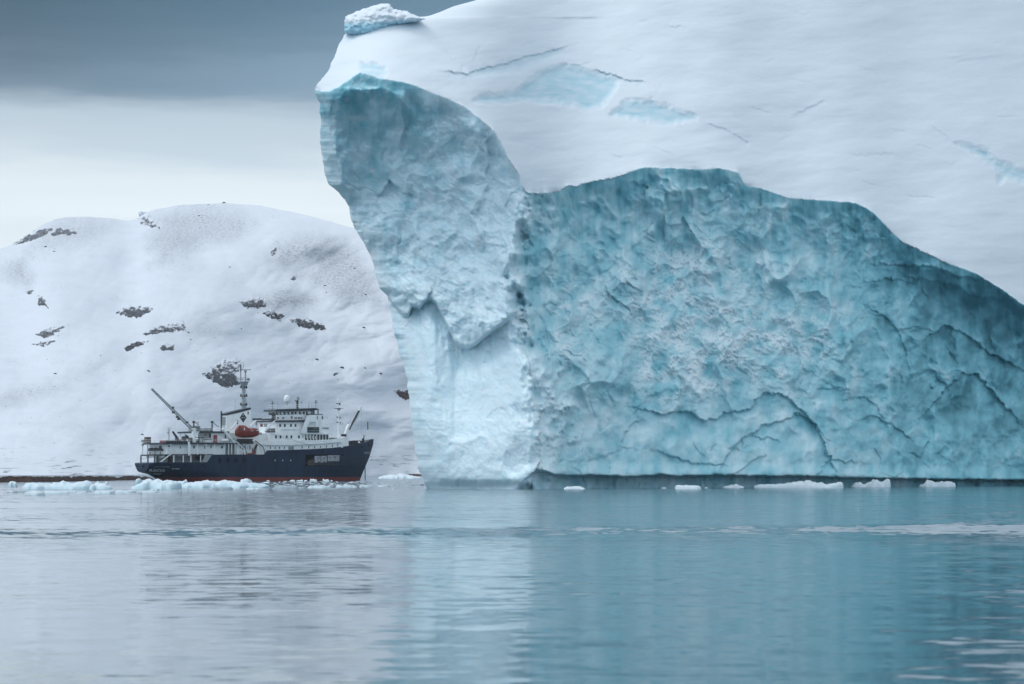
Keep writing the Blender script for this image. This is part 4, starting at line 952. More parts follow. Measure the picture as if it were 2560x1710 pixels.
# --- decks and houses
def bx(b, px0, px1, py0, py1, y0, y1=None):
    """box from photo rectangle on plane y0, reaching inboard to y1 (default: mirrored)"""
    y1 = -y0 if y1 is None else y1
    X0, Z0 = sp(px0, py0, y0); X1, Z1 = sp(px1, py1, y0); Xm = SX((px0+px1)/2, y0)
    return b.box(X0, X1, y0, y1, SZ(py1, (px0+px1)/2, y0), SZ(py0, (px0+px1)/2, y0))
def bxa(b, px, w, py0, py1, X, d=.25):
    """box on an athwartship plane X (the faces that look aft), centred on photo column px"""
    a = lambda p: (p-CX)/FOC
    def yy(p): t = a(p); return (OX + X*cF - t*(OY + X*sF))/(sF + t*cF)
    y0, y1 = yy(px-w/2), yy(px+w/2); Yd = OY + X*sF + (y0+y1)/2*cF
    return b.box(X, X+d, y0, y1, CAM_H-(py1-HOR)/FOC*Yd, CAM_H-(py0-HOR)/FOC*Yd)
def pz(b, pts, y0, y1=None):
    return b.prism([sp(px, py, y0) for px, py in pts], y0, -y0 if y1 is None else y1)
def win(parent, px, py0, py1, w, y, mat=None, name='window'):
    b = MB(); bx(b, px-w/2, px+w/2, py0, py1, y-.05, y+.1); return b.build(name, mat or m_glass, parent)
def rail(name, pts, y, h=1.05, posts=2.2, r=.035, close=True, parent=ship, yp=None):
    """railing along photo points on plane y (base line), mirrored to port"""
    b = MB(); P = [sp(px, py, y) for px, py in pts]
    yp = -y if yp is None else yp
    for yy in (y, yp):
        for hh in (h, h*.5): b.tube([(x, yy, z+hh) for x, z in P], r, 4)
        for (x0, z0), (x1, z1) in zip(P[:-1], P[1:]):
            n = max(1, int(abs(x1-x0)/posts))
            for k in range(n+1): x = x0+(x1-x0)*k/n; z = z0+(z1-z0)*k/n; b.tube([(x, yy, z), (x, yy, z+h)], r*1.1, 4)
    if close:
        for x, z in (P[0], P[-1]):
            for hh in (h, h*.5): b.tube([(x, y, z+hh), (x, yp, z+hh)], r, 4)
    return b.build(name, m_white, parent)

# open gallery deck at the stern (shelter deck slab, its pillars and the bulkhead inside)
b = MB(); pz(b, [(406, 1136.4), (425, 1135.4), (533, 1135.2), (533, 1137.6), (425, 1138.6), (406, 1139.6)], -6.8); gal = b.build('shelter_deck', m_trim, ship)
b = MB()
XG = SX(408.5, -6.6)
for px in (351.5, 369, 385.5, 393.5): bxa(b, px, 1.8, 1139.5, 1158, XG)
b.build('pillar', m_trim, gal)
for px in (435, 458.5, 477.5, 502): b = MB(); bx(b, px-.9, px+.9, 1138.5, 1156, -6.9, -6.65); b.build('pillar', m_white, gal)
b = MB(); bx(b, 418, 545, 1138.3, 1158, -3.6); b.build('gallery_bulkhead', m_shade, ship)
b = MB(); pz(b, [(512, 1138), (533, 1136.5), (524, 1156), (505, 1156)], -7.0, -6.85); b.build('bulwark_wing', m_shade, ship)
b = MB(); bx(b, 488, 511, 1143, 1150, -3.8, -3.5); bx(b, 421, 430, 1142, 1156, -3.8, -3.5); b.build('gallery_opening', m_dark, ship)
b = MB(); b.box(XG+.6, XG+1.2, -6.0, 5.2, SZ(1143.5, 400), SZ(1140.5, 400)); bx(b, 420, 470, 1138.6, 1140, -6.0, -5.6); b.build('deck_beam', m_white, gal)
b = MB()                                                    # companion stair
pz(b, [(401, 1154), (404, 1155), (427, 1137), (426, 1134.5)], -6.95, -6.85); pz(b, [(401, 1154), (404, 1155), (427, 1137), (426, 1134.5)], -6.0, -5.9)
for k in range(8):
    X, Z = sp(403+23*k/8, 1154-18*k/8, -6.9); b.box(X, X+.35, -6.9, -5.95, Z, Z+.06)
b.tube([(*[sp(399, 1147, -6.95)[0], -6.95], sp(399, 1147, -6.95)[1]), (sp(420, 1130, -6.95)[0], -6.95, sp(420, 1130, -6.95)[1])], .04, 4)
b.build('companion_stair', m_white, ship)

# aft deckhouse
b = MB(); bx(b, 419, 563, 1110, 1136.5, -5.6); aft = b.build('aft_deckhouse', m_white, ship)
b = MB(); bx(b, 563, 588, 1111, 1137, -4.6); b.build('shaded_bay', m_shade, ship)  # recess wall; the grey colour paints its shade
XH = SX(419, -5.6)
for px, w, p0, p1 in ((389, 1.4, 1117, 1123), (422.3, 3.2, 1113.5, 1117.5)):
    b = MB(); bxa(b, px, w, p0, p1, XH-.05, .12); b.build('window', m_glass, aft)
for px, w, p0, p1 in ((451, 1.6, 1115, 1122), (485, 4.0, 1114, 1121), (512.5, 2.4, 1114, 1122), (527.7, 2.4, 1114, 1121), (555, 4.6, 1115, 1121)): win(aft, px, p0, p1, w, -5.6)
b = MB(); bxa(b, 400.5, 6.5, 1114.5, 1121, XH-.06, .12); b.build('door', m_dark, aft)
for px, q in ((355, 1.6), (368.5, 1.2)): 
    b = MB(); bxa(b, px, q*1.25, 1111, 1138, XG); b.build('pillar', m_white if px < 360 else m_grey, aft)
for px in (427.5, 476.3, 494, 515, 536.5, 562.5, 572, 579.5, 588): b = MB(); bx(b, px-.6, px+.6, 1110, 1137, -6.9, -6.75); b.build('stanchion', m_white, aft)
b = MB(); bxa(b, 387, 32, 1123.5, 1127.5, XH-.9, .7)
for k in range(7): bxa(b, 372.5+4.6*k, 2.6, 1119+3*random.random(), 1124, XH-.8, .5)
for px in (374, 387, 400): bxa(b, px, 1.6, 1127, 1137, XH-.8, .2)
b.build('deck_stores', m_dark, ship)
rail('railing', [(408, 1136.6), (425, 1135.6), (533, 1135.6), (560, 1136)], -6.7)

# boat deck slab over the aft house
b = MB(); pz(b, [(411, 1107), (440, 1106), (475, 1106), (593, 1107.5), (593, 1111.5), (475, 1110.3), (440, 1110), (411, 1111)], -6.8); bdeck = b.build('boat_deck', m_trim, ship)
rail('railing', [(413, 1106.6), (440, 1105.8), (475, 1105.5)], -6.7); rail('railing', [(475, 1105.5), (556, 1106.5)], -6.8, close=False)
b = MB(); bxa(b, 364, 7, 1092.5, 1107, SX(416, -6.7), 1.5); b.build('covered_locker', m_brown, ship)
b = MB(); bxa(b, 355, 4, 1099, 1106, SX(412, -6.8), .5); bxa(b, 355, 3, 1110, 1115, XG-.1, .4); b.build('stern_light', m_grey, ship)
b = MB(); bxa(b, 402.5, 7, 1101, 1107, SX(416, -6.7), 1.2); bxa(b, 409.2, 5.5, 1101.6, 1107, SX(416, -6.7), 1.2); b.build('red_crate', m_crate, ship)
b = MB()
for k in range(16):
    px = 415+k*3.7+random.random(); bx(b, px, px+2.9, 1100.5+2*random.random(), 1107, -5.8, -4.4)
b.build('stowed_gear', m_dark, ship)
b = MB(); X, Z = sp(422.5, 1107, -4.0); b.tube([(X, -4, Z), (X, -4, SZ(1079, 422, -4))], .14, 6); Z2 = SZ(1079, 422, -4)
for s_y in (-1, 1): b.tube([(X, -4, Z2), (X+s_y*.33, -4, Z2+.7), (X+s_y*.33, -4, Z2+1.3)], .12, 5)
b.lathe((X-.4, -4, Z2-.6), [(.2, 0), (.22, .4), (.1, .5)], 8); b.build('vent_post', m_grey, ship)
b = MB(); a0 = sp(431.5, 1078.5, -5); a1 = sp(443.5, 1096, -5); b.tube([(a0[0], -5, a0[1]), (a1[0], -5, a1[1])], [.28, .42], 6); bx(b, 440.5, 447, 1094.5, 1107, -5.4, -4.6); b.build('knuckle_davit', m_dark, ship)

# upper aft house
b = MB(); bx(b, 528, 574, 1082, 1107.5, -5.0, 3.0); up_ = b.build('upper_deckhouse', m_white, ship)
b = MB(); pz(b, [(490, 1078.6), (504, 1077.7), (573.5, 1078.5), (573.5, 1082.3), (504, 1082), (490, 1082.9)], -5.7); b.build('upper_deck_roof', m_trim, ship)
XU = SX(528, -5.0); b = MB(); bxa(b, 525, 4.5, 1083.5, 1094, XU-.05, .1); b.build('door', m_dark, up_); win(up_, 564, 1086, 1096, 3, -5.0, m_dark, 'door'); b = MB(); bxa(b, 513, 5, 1086.5, 1089, XU-.05, .1); b.build('locker', m_shade, up_)
b = MB(); bx(b, 491, 511, 1092.3, 1094, -5.7, -5.05); bx(b, 497.5, 499, 1094, 1106, -5.7, -5.5); bx(b, 506.5, 508, 1094, 1106, -5.7, -5.5); bx(b, 512, 530, 1098, 1100, -5.9, -5.1); bx(b, 491, 497, 1098.5, 1107, -5.7, -5.1); b.build('deck_bench', m_dark, ship)
b = MB(); bx(b, 515.5, 528, 1100.5, 1105.5, -6.3, -5.3); b.build('white_canister', m_white, ship)
b = MB(); bx(b, 537.2, 543.2, 1087.5, 1106.8, -6.0, -5.2); bx(b, 536.8, 543.6, 1095, 1096, -6.05, -5.2); b.build('fire_locker', m_crate, ship)
xa, za = sp(553, 1101, -6.3); xb, _ = sp(569, 1101, -6.3); b = MB(); b.tube([(xa, -6.3, za), (xb, -6.3, za)], .5, 12); b.build('liferaft_canister', m_lett, ship)
b = MB(); bx(b, 457, 465, 1091, 1106, -4.8, -4.0); bx(b, 466, 472, 1087, 1098, -3, -2); bx(b, 474, 481, 1094, 1106, -5, -4.2); bx(b, 446, 452, 1099, 1107, -5, -4); b.build('deck_winch', m_dark, ship)
b = MB(); bx(b, 462, 466.5, 1098.5, 1106, -5.2, -4.8); b.build('red_hose_box', m_crate, ship)
b = MB(); bx(b, 470.5, 473.2, 1085.6, 1090, -4.9, -4.5); b.build('flood_lamp', m_lett, ship)
b = MB(); 
for px in (450.5, 461.5): bxa(b, px, 1.0, 1082, 1107, SX(493, -5.6), .15)
b.build('stanchion', m_white, ship)
rail('railing', [(491.5, 1078.3), (572, 1078)], -5.5)
b = MB(); bx(b, 484, 501, 1064.5, 1078, -1.6); bx(b, 501, 522, 1071, 1078, -1.8); bx(b, 524, 531, 1069.5, 1078, -1.8); cab = b.build('skylight_cabin', m_grey, ship); bx(bb := MB(), 487.5, 499.5, 1067.5, 1076, -1.65, -1.55); bb.build('window', m_glass, cab)
b = MB()
for px, pt in ((484.5, 1056), (530.3, 1056)):
    X, Z = sp(px, 1078, -3); zt = SZ(pt, px, -3); b.tube([(X, -3, Z), (X, -3, zt)], .22, 6); b.lathe((X, -3, zt-.1), [(.55, 0), (.6, .3), (.3, .6)], 9)
b.build('ventilator', m_dark, ship)
b = MB(); P = [sp(484.5, 1056, -3), sp(484.5, 1042, -3), sp(490, 1036, -3)]; b.tube([(x, -3, z) for x, z in P], .06, 5)
for (p0, p1) in (((487, 1055), (497, 1063)), ((534, 1058), (547, 1067))):
    q0, q1 = sp(*p0, -3), sp(*p1, -3); b.tube([(q0[0], -3, q0[1]), (q1[0], -3, q1[1])], .16, 5)
X, Z = sp(495, 1064, -2); b.tube([(X, -2, Z), (X, -2, SZ(1055.5, 495, -2))], .08, 5); b.box(X-.4, X+.4, -2.2, -1.8, SZ(1056, 495, -2), SZ(1054.6, 495, -2)); b.build('vent_pipe', m_grey, ship)

# aft crane
crane = MB(); bx(crane, 470.8, 474.6, 1104, 1139, -6.9, -6.4); bx(crane, 483.8, 489.5, 1070, 1107, -5.6, -4.4); pz(crane, [(487, 1078), (500, 1078), (494, 1088), (487, 1090)], -5.7, -4.3); ac = crane.build('aft_crane', m_white, ship)
def boom(name, p0, p1, y, w0, w1, mat, parent, braces=14):
    b = MB(); a = Vector((sp(*p0, y)[0], y, sp(*p0, y)[1])); c = Vector((sp(*p1, y)[0], y, sp(*p1, y)[1])); d = (c-a).normalized(); n = Vector((-d.z, 0, d.x))
    def w(t): return w0+(w1-w0)*t
    L = (c-a)
    for sn in (-1, 1):
        for sy in (-.28, .28):
            b.tube([a+n*sn*w0*.5+Vector((0, sy, 0)), c+n*sn*w1*.5+Vector((0, sy*.5, 0))], .11, 5)
    for k in range(braces):
        t0, t1 = k/braces, (k+1)/braces; sg = 1 if k % 2 else -1
        for sy in (-.28, .28): b.tube([a+L*t0+n*sg*w(t0)*.5+Vector((0, sy, 0)), a+L*t1-n*sg*w(t1)*.5+Vector((0, sy, 0))], .07, 4)
    b.box(c.x-.3, c.x+.3, y-.3, y+.3, c.z-.25, c.z+.3)
    return b.build(name, mat, parent)
boom('boom', (487, 1079), (380.5, 973.5), -5.0, .85, .42, m_grey, ac, 30)
b = MB()
for t, s in ((.46, 1), (.80, .7), (.62, -1.2), (.66, -1.5), (.52, -.9)):
    px = 380.5+(487-380.5)*t; py = 973.5+(1079-973.5)*t; X, Z = sp(px, py, -5); b.box(X-.35+.4*s, X+.25+.4*s, -5.4, -4.6, Z+.4*s-.3, Z+.4*s+.3)
b.build('boom_fitting', m_dark, ac)

# --- funnel and main mast
def fun(name, pts, mat, parent, hw=1.5): b = MB(); pz(b, pts, -hw, hw); return b.build(name, mat, parent)
f = fun('funnel', [(565, 1085), (566.5, 1036), (627, 1021), (628.5, 1085)], m_white, ship)
fun('funnel_cap', [(566, 1037), (566, 1034), (580, 1030), (600, 1025), (627.3, 1018.8), (627.3, 1023.5), (600, 1031), (580, 1035.5), (566, 1038.5)], m_trim, f, 1.6)
Xa, Za = sp(566, 1078, -1.5); Xt, Zt = sp(566, 1040, -1.5)
b = MB(); b.box(Xa-.05, Xa+.1, -1.05, 1.05, Za, Zt-.2)
for k in range(16): z = Za+(Zt-.2-Za)*k/16; b.box(Xa-.10, Xa-.02, -1.05, 1.05, z, z+.12)
b.build('louvre', m_shade, f)
b = MB(); b.box(Xa-.3, Xa+.05, 1.2, 1.55, Za, Zt+1.6); b.build('exhaust_fin', m_trim, f)
X, Z = sp(607.8, 1044, -1.5); hwX = 7.6/7.4/cF; hzZ = 12.2/7.4
b = MB(); b.prism([(X-hwX, Z), (X, Z-hzZ), (X+hwX, Z), (X, Z+hzZ)], -1.55, -1.45); em = b.build('diamond_emblem', m_trim, f)
b = MB()
for k in range(9): b.box(X-hwX*.68+k*hwX*.15, X-hwX*.60+k*hwX*.15, -1.565, -1.54, Z-.13, Z+.13)
b.lathe((X, -1.53, Z+.55), [(.14, 0), (.14, .5), (.02, .75)], 6); b.build('emblem_lettering', m_lgrey, em)
win(f, 620.5, 1029, 1036, 2.6, -1.5, m_dark, 'vent_grille')
mast = empty('main_mast'); mast.parent = ship
Xm, Zm = sp(609.3, 1022, 0); Zp = SZ(957, 609, 0)
b = MB(); b.lathe((Xm, 0, Zm-.5), [(.72, 0), (.62, 5), (.60, Zp-Zm-.9), (1.55, Zp-Zm+.6), (1.75, Zp-Zm+.75), (1.75, Zp-Zm+.95), (0.3, Zp-Zm+1.0)], 14); b.build('mast_tube', m_grey, mast)
b = MB()
for py in (970, 991, 1013):
    z = SZ(py, 609, 0)
    for sx in (-1, 1): b.box(Xm+sx*.55, Xm+sx*1.15, -.25, .25, z-.12, z+.12); b.box(Xm+sx*1.0, Xm+sx*1.2, -.3, .3, z-.1, z+.75); b.box(Xm+sx*.3, Xm+sx*.5, -1.1, -.6, z-.1, z+.4)
b.box(Xm+.6, Xm+1.4, -.3, .3, Zp-.6, Zp+.2); b.box(Xm+1.4, Xm+2.2, -.2, .2, Zp+.8, Zp+1.4); b.build('mast_bracket', m_dark, mast)
b = MB(); zt = SZ(953, 609, 0)
x1, z1 = sp(602, 911, 0); b.tube([(x1, 0, zt), (x1, 0, z1)], .13, 6); b.tube([(x1, 0, z1-2.2), (x1, 0, z1-.2)], .22, 6); b.tube([(x1-1.5, 0, z1-1.7), (x1+.8, 0, z1-1.7)], .05, 4); b.tube([(x1+.4, 0, z1-2.1), (x1+.9, 0, z1-1.0), (x1+1.1, 0, z1+.3)], .07, 5)
b.build('aerial', m_dark, mast)
b = MB(); x2, z2 = sp(613.5, 926, 0); b.tube([(x2, 0, zt), (x2, 0, z2)], .22, 6); b.lathe((x2, 0, z2-.8), [(.15, 0), (.45, .3), (.45, .8), (.2, .9)], 9); b.box(x2-.9, x2+2.1, -.18, .18, z2+.12, z2+.34); b.build('radar_scanner', m_grey, mast)
b = MB()
for hh in (.55, 1.1): b.tube([(Xm+1.7*math.cos(a*.7), 1.7*math.sin(a*.7), zt+hh) for a in range(10)], .05, 4)
for k in range(8): a = k*.785; b.tube([(Xm+1.7*math.cos(a), 1.7*math.sin(a), zt), (Xm+1.7*math.cos(a), 1.7*math.sin(a), zt+1.1)], .05, 4)
b.build('platform_railing', m_grey, mast)
b = MB()
for (p0, p1) in (((588.3, 1035), (587.8, 998)), ((617, 1021), (616.5, 955)), ((626, 1021), (622, 1005))):
    a0 = sp(*p0, 0); a1 = sp(*p1, 0); b.tube([(a0[0], 0, a0[1]), (a1[0], 0, a1[1])], .045, 4)
b.build('whip_aerial', m_grey, ship)

# --- main house forward
b = MB(); main_pts = []
X0 = SX(677, -6.3); X1 = SX(833, -6.3)
zb, zt_ = SZ(1114, 740, -6.3), SZ(1082, 740, -6.3)
def house_plan(x0, x1, w, r): return [(x0, -w), (x1-r, -w), (x1-r*.4, -w+r*.25), (x1, -w+r), (x1, w-r), (x1-r*.4, w-r*.25), (x1-r, w), (x0, w)]
b.plan(house_plan(X0, X1, 6.3, 3.0), zb, zt_); main = b.build('main_deckhouse', m_white, ship)
b = MB(); pz(b, [(678, 1113), (678, 1083), (697, 1082), (702, 1071.5), (752, 1071.5), (775, 1083), (775, 1086), (700, 1114)], -6.27, 6.2); b.build('cabin_deck_wall', m_white, ship)
# lower white band with its row of ports, and the bulwark above it
b = MB(); pz(b, [(667, 1113.8), (735, 1113.0), (800, 1110), (856, 1106), (858, 1118.5), (778, 1124), (669, 1127.5)], -6.2); lowb = b.build('promenade_wall', m_white, ship)
b = MB(); pz(b, [(645, 1107.5), (668, 1113.4), (735, 1112.6), (800, 1109.6), (854, 1105.6), (854, 1095.5), (822, 1099), (756, 1101.5), (735, 1101.8), (668, 1103)], -6.75, -6.45); b.build('bulwark', m_white, ship)
b = MB(); pz(b, [(645, 1107.5), (668, 1113.4), (735, 1112.6), (800, 1109.6), (854, 1105.6), (854, 1095.5), (822, 1099), (756, 1101.5), (735, 1101.8), (668, 1103)], 6.45, 6.75); b.build('bulwark', m_white, ship)
b = MB(); pz(b, [(668, 1113.2), (735, 1112.4), (800, 1109.4), (854, 1105.4), (854, 1103), (668, 1110)], -6.4); b.build('promenade_deck', m_shade, ship)
for px in (676, 688, 699, 711): win(lowb, px, 1116.5, 1122.5, 2.0, -6.2)
for px, py in ((755.5, 1119), (772, 1118.5), (787, 1118), (801.5, 1117), (816.5, 1116), (831, 1115), (844.5, 1113.5)): win(lowb, px, py-3.2, py+2.6, 1.8, -6.2)
win(lowb, 728, 1115.5, 1124, 14, -6.2, m_shade, 'gangway_door')
# cabin windows
for px in (690, 701.5, 717, 728.5, 747.5): win(main, px, 1088.5, 1095.8, 4.4, -6.3)
win(main, 757.5, 1088.5, 1094.5, 1.4, -6.3)
b = MB(); bx(b, 756, 826, 1083.5, 1086, -6.75, -6.2); bx(b, 756, 822, 1100.4, 1103.2, -6.8, -6.2); b.build('saloon_frame', m_white, main)
for px in (765.6, 773.4, 780.8, 788.4, 796.2, 803.6, 811, 818.6): win(main, px, 1086, 1100.2, 4.4, -6.45, m_glass, 'saloon_window')
for px, py in ((766.5, 1089), (773.8, 1090), (781, 1091), (788.6, 1092)): win(main, px, py-2, py+6, 1.7, -6.5, m_light, 'curtain')
win(main, 829.7, 1084.5, 1088.5, 2.4, -5.0, m_lett, 'deck_light')
XM_ = SX(677, -6.3); b = MB(); bxa(b, 658, 11.5, 1092.3, 1108, XM_-.05, .2); b.build('door', m_shade, main)
for px in (654, 661): b = MB(); bxa(b, px, 3.6, 1093.5, 1107, XM_-.1, .2); b.build('door_pane', m_glass, main)
# terrace front and rail
b = MB(); Xa = SX(772, -6.3); Xb = SX(830, -6.3); b.plan(house_plan(Xa, Xb, 6.28, 4.0), SZ(1083.6, 790, -6.3), SZ(1072.5, 790, -6.3)); b.build('terrace_bulwark', m_white, ship)
rail('railing', [(806, 1072), (826, 1073)], -5.6); b = MB(); bx(b, 806, 822, 1068, 1073, -4.5, 4.5); b.build('terrace_gear', m_shade, ship)

# captain's deck house, and its navy eaves
b = MB(); bx(b, 690, 790, 1054, 1084, -5.6, 4.6); cap = b.build('officers_deckhouse', m_white, ship)
b = MB(); pz(b, [(688, 1051), (766, 1050), (766, 1054.6), (688, 1054.8)], -6.2); b.build('bridge_deck', m_trim, ship)
for px in (700.5, 712.2, 727.6, 739): win(cap, px, 1060, 1067.3, 4.2, -5.6)
XC = SX(690, -5.6); b = MB(); bxa(b, 653.5, 6, 1060, 1067, XC-.08, .2); b.build('red_locker', m_crate, cap); b = MB(); bxa(b, 663.5, 8, 1059.5, 1067.5, XC-.06, .2); b.build('door', m_shade, cap)
b = MB(); bxa(b, 676, 24, 1071, 1082, XC-.05, .2); b.build('shade_panel', m_dark, cap)  # dark panel in place of the shade inside an opening
b = MB(); pz(b, [(661, 1080), (664, 1080), (690, 1050), (687, 1050)], -6.1, -5.95)
for k in range(9): X, Z = sp(663+25*k/9, 1080-29*k/9, -6); b.box(X, X+.3, -6, -5.2, Z, Z+.05)
pz(b, [(661, 1077), (662, 1077), (676, 1064), (688, 1058), (690, 1050), (689, 1050), (687, 1057), (675, 1063)], -6.2, -6.1); b.build('bridge_stair', m_white, ship)
rail('railing', [(645, 1080.5), (692, 1081)], -6.2, close=False)
rail('railing', [(690, 1050.5), (755, 1050)], -6.0)
b = MB(); bxa(b, 640, 19, 1045.5, 1050.5, SX(689, -6.2), .8); bxa(b, 668, 30, 1046.5, 1050.5, SX(689, -6.2), .8); b.build('monkey_gear', m_dark, ship)
# faint lettering along the superstructure, and the dark banner
def flat_text(name, body, px0, px1, py_base, size_px, y, mat, parent):
    cu = bpy.data.curves.new('lettering', 'FONT'); cu.body = body; cu.resolution_u = 2
    ob = bpy.data.objects.new('lettering', cu); col.objects.link(ob); dg = bpy.context.evaluated_depsgraph_get(); dg.update()
    me = bpy.data.meshes.new_from_object(ob.evaluated_get(dg)); bpy.data.objects.remove(ob); bpy.data.curves.remove(cu)
    xa = [v.co.x for v in me.vertices]; h = max(v.co.y for v in me.vertices); w = max(xa)-min(xa)
    for v in me.vertices:
        X, Z = sp(px0+(v.co.x-min(xa))/w*(px1-px0), py_base-v.co.y/h*size_px, y); v.co = (X, y, Z)
    me.materials.append(mat); me.name = name; o = bpy.data.objects.new(name, me); col.objects.link(o); o.parent = parent; return o
flat_text('side_lettering', 'OCEANWIDE EXPEDITIONS', 703, 751, 1076.5, 4.2, -6.29, m_lgrey, main)

# wing of the bridge: slanting side screen with an open bay
y0, y1 = -6.9, -6.6
b = MB()
pz(b, [(752, 1082.5), (753, 1079), (768, 1040), (775, 1036.5), (775.5, 1054), (768, 1067), (768, 1083)], y0, y1)
pz(b, [(775, 1037), (808, 1036), (808, 1051), (775.5, 1053.5)], y0, y1); pz(b, [(797, 1052), (804, 1051), (805, 1068), (808, 1083), (797, 1083)], y0, y1); pz(b, [(768, 1067), (797, 1067), (797, 1083), (768, 1083)], y0, y1)
b.build('wing_screen', m_white, ship)
b = MB(); bx(b, 798, 808, 1036.3, 1051, -6.85, 6.85); wing = b.build('wing_end', m_white, ship)
win(wing, 806.2, 1040, 1047.5, 2.6, -6.92, m_dark, 'wing_window'); win(wing, 793.5, 1039, 1048, 2.6, -6.92, m_shade, 'wing_window')
b = MB(); pz(b, [(768, 1034.5), (808, 1035), (808, 1036.6), (768, 1037)], -6.95, -6.2); b.build('wing_coaming', m_trim, ship)
b = MB(); bx(b, 768.5, 798, 1067.6, 1081.6, -7.02, -6.9); ban = b.build('banner_board', material('dark_green_board', base=(.012, .028, .032), rough=.6), ship)
flat_text('banner_lettering', 'EXPEDITIONS', 778, 797, 1078, 2.8, -7.04, m_lgrey, ban); flat_text('banner_lettering', 'www.', 769.5, 777, 1078, 2.0, -7.04, m_lgrey, ban); flat_text('banner_lettering', 'ocean', 785, 794, 1071.5, 1.5, -7.04, m_lgrey, ban)

# wheelhouse
b = MB(); pz(b, [(693, 1051), (692, 1038), (690, 1028), (786, 1025), (786, 1051)], -5.5, -.9); wh = b.build('wheelhouse', m_white, ship)
b = MB(); pz(b, [(689, 1027.4), (691, 1023.6), (700, 1023), (790, 1020), (798.5, 1023.8), (786, 1026), (720, 1028), (693, 1028.6)], -6.4, 1.0); roof = b.build('wheelhouse_roof', m_trim, ship)
XW = SX(691, -5.5)
for px in (672.6, 676.6):
    b = MB(); bxa(b, px, 2.8, 1030.5, 1037.5, XW-.1, .2); b.build('window', m_glass, wh)
for i, px in enumerate((693, 702.5, 712.3, 722, 731.3, 740.3, 750.3, 759.5, 767)): win(wh, px, 1029.8-.18*i, 1037.3-.25*i, 7.2 if i < 7 else 5.0, -5.5)
for i, px in enumerate((694.5, 704.2, 714.3, 724.5, 734, 743.2, 752.5)): win(wh, px, 1031.0-.18*i, 1034.5-.25*i+ (i % 3)*.6, 3.3, -5.56, m_light if i % 2 else m_grey, 'blind')
b = MB(); bxa(b, 683, 8, 1030.5, 1051, XW-.1, .3); b.build('door', m_dark, wh); win(wh, 780, 1026.5, 1036.5, 6.5, -5.5, m_shade, 'door')
b = MB(); bx(b, 795, 796.5, 1024, 1036, -6.2, -5.9); bx(b, 785, 786.5, 1024, 1036, -6.2, -5.9); b.build('roof_post', m_trim, wh)
win(wh, 729.3, 1040, 1047.5, 4.2, -5.5, m_crate, 'red_locker')
for px, w in ((695, 4), (708, 5), (739.5, 6), (747.5, 5), (754, 4)): win(wh, px, 1043, 1047.5, w, -5.55, m_dark, 'deck_box')
rail('railing', [(692, 1023.4), (700, 1022.6), (790, 1019.6)], -6.0, h=1.25, yp=-.3)
b = MB(); X, Z = sp(717, 1022, -1); zt = SZ(1008, 717, -1); b.tube([(X, -1, Z), (X, -1, zt)], [.16, .2], 8); b.lathe((X, -1, zt-.6), [(.2, 0), (.75, .9), (.96, 1.3), (1.0, 2.0), (.95, 2.5), (.75, 2.95), (.4, 3.2), (0.02, 3.3)], 18); b.build('satellite_dome', m_white, ship)
b = MB()
for px, pt, w in ((681, 1003, .16), (745, 992, .22), (789.5, 1001, .14), (772, 1006, .1), (779.5, 1005, .05), (694, 1003, .05)):
    X, Z = sp(px, 1023, -2); zt = SZ(pt, px, -2); b.tube([(X, -2, Z), (X, -2, zt)], w, 6)
    if w > .12: b.box(X-.5, X+.5, -2.3, -1.7, zt-.9, zt-.4); b.box(X-.3, X+.3, -2.2, -1.8, zt-.3, zt+.1)
b.build('signal_mast', m_grey, ship)
b = MB(); X, Z = sp(743.5, 1022, -2.2); b.tube([(X, -2.2, Z), (X, -2.2, SZ(1003, 744, -2.2))], .34, 7); b.box(X-.7, X+.3, -2.5, -1.9, SZ(1004, 744, -2), SZ(1001, 744, -2)); b.build('exhaust_stack', m_dark, ship)

# --- foredeck
b = MB(); pz(b, [(846, 1096), (871, 1093), (871, 1115.5), (846, 1118)], -5.2, 5.2); b.build('foredeck_house', m_white, ship)
b = MB(); bx(b, 834, 854, 1094, 1097, -4.2, 4.2); b.build('deck_hatch', m_shade, ship)
fm_ = empty('fore_mast'); fm_.parent = ship
X, Z = sp(848, 1097, 0); zt = SZ(1001, 845, 0); xt_ = SX(844.6, 0)
b = MB(); b.tube([(X, 0, Z-1), (xt_, 0, zt)], [.52, .30], 10); b.tube([(xt_, 0, zt), (xt_, 0, zt+.9)], [.2, .06], 6); b.build('mast_tube', m_white, fm_)
b = MB()
for py in (1009, 1021.5, 1043, 1056): z = SZ(py, 845, 0); b.box(xt_-.5, xt_+.9, -.3, .3, z-.1, z+.15); b.box(xt_+.6, xt_+.9, -.2, .2, z-.5, z+.15)
z = SZ(1021.5, 845, 0); b.box(xt_-.9, xt_+1.4, -1.2, 1.2, z, z+.12); b.build('mast_bracket', m_dark, fm_)
b = MB(); zc = SZ(1059, 852, 0); xc = SX(853, 0); b.tube([(xc+.48*math.cos(a*math.pi/8), -.2, zc+.48*math.sin(a*math.pi/8)) for a in range(17)], .08, 5); b.build('hoop', m_grey, fm_)
fc = MB(); bx(fc, 866.5, 871.5, 1082, 1116, -5.4, -4.2); pz(fc, [(866, 1092), (868, 1083), (874, 1076), (878, 1062), (873, 1060), (868, 1070), (862, 1090)], -5.3, -4.3); fcr = fc.build('fore_crane', m_white, ship)
boom('boom', (872.5, 1076), (902.5, 1018.5), -4.8, 1.3, .55, m_white, fcr, 14)
a0, a1 = sp(871, 1074, -4.8), sp(896, 1027, -4.8); b = MB(); b.tube([(a0[0], -5.1, a0[1]), (a1[0], -5.1, a1[1])], .34, 6); bx(b, 857, 866, 1085, 1091, -5.6, -4.6); b.build('boom_ram', m_dark, fcr)
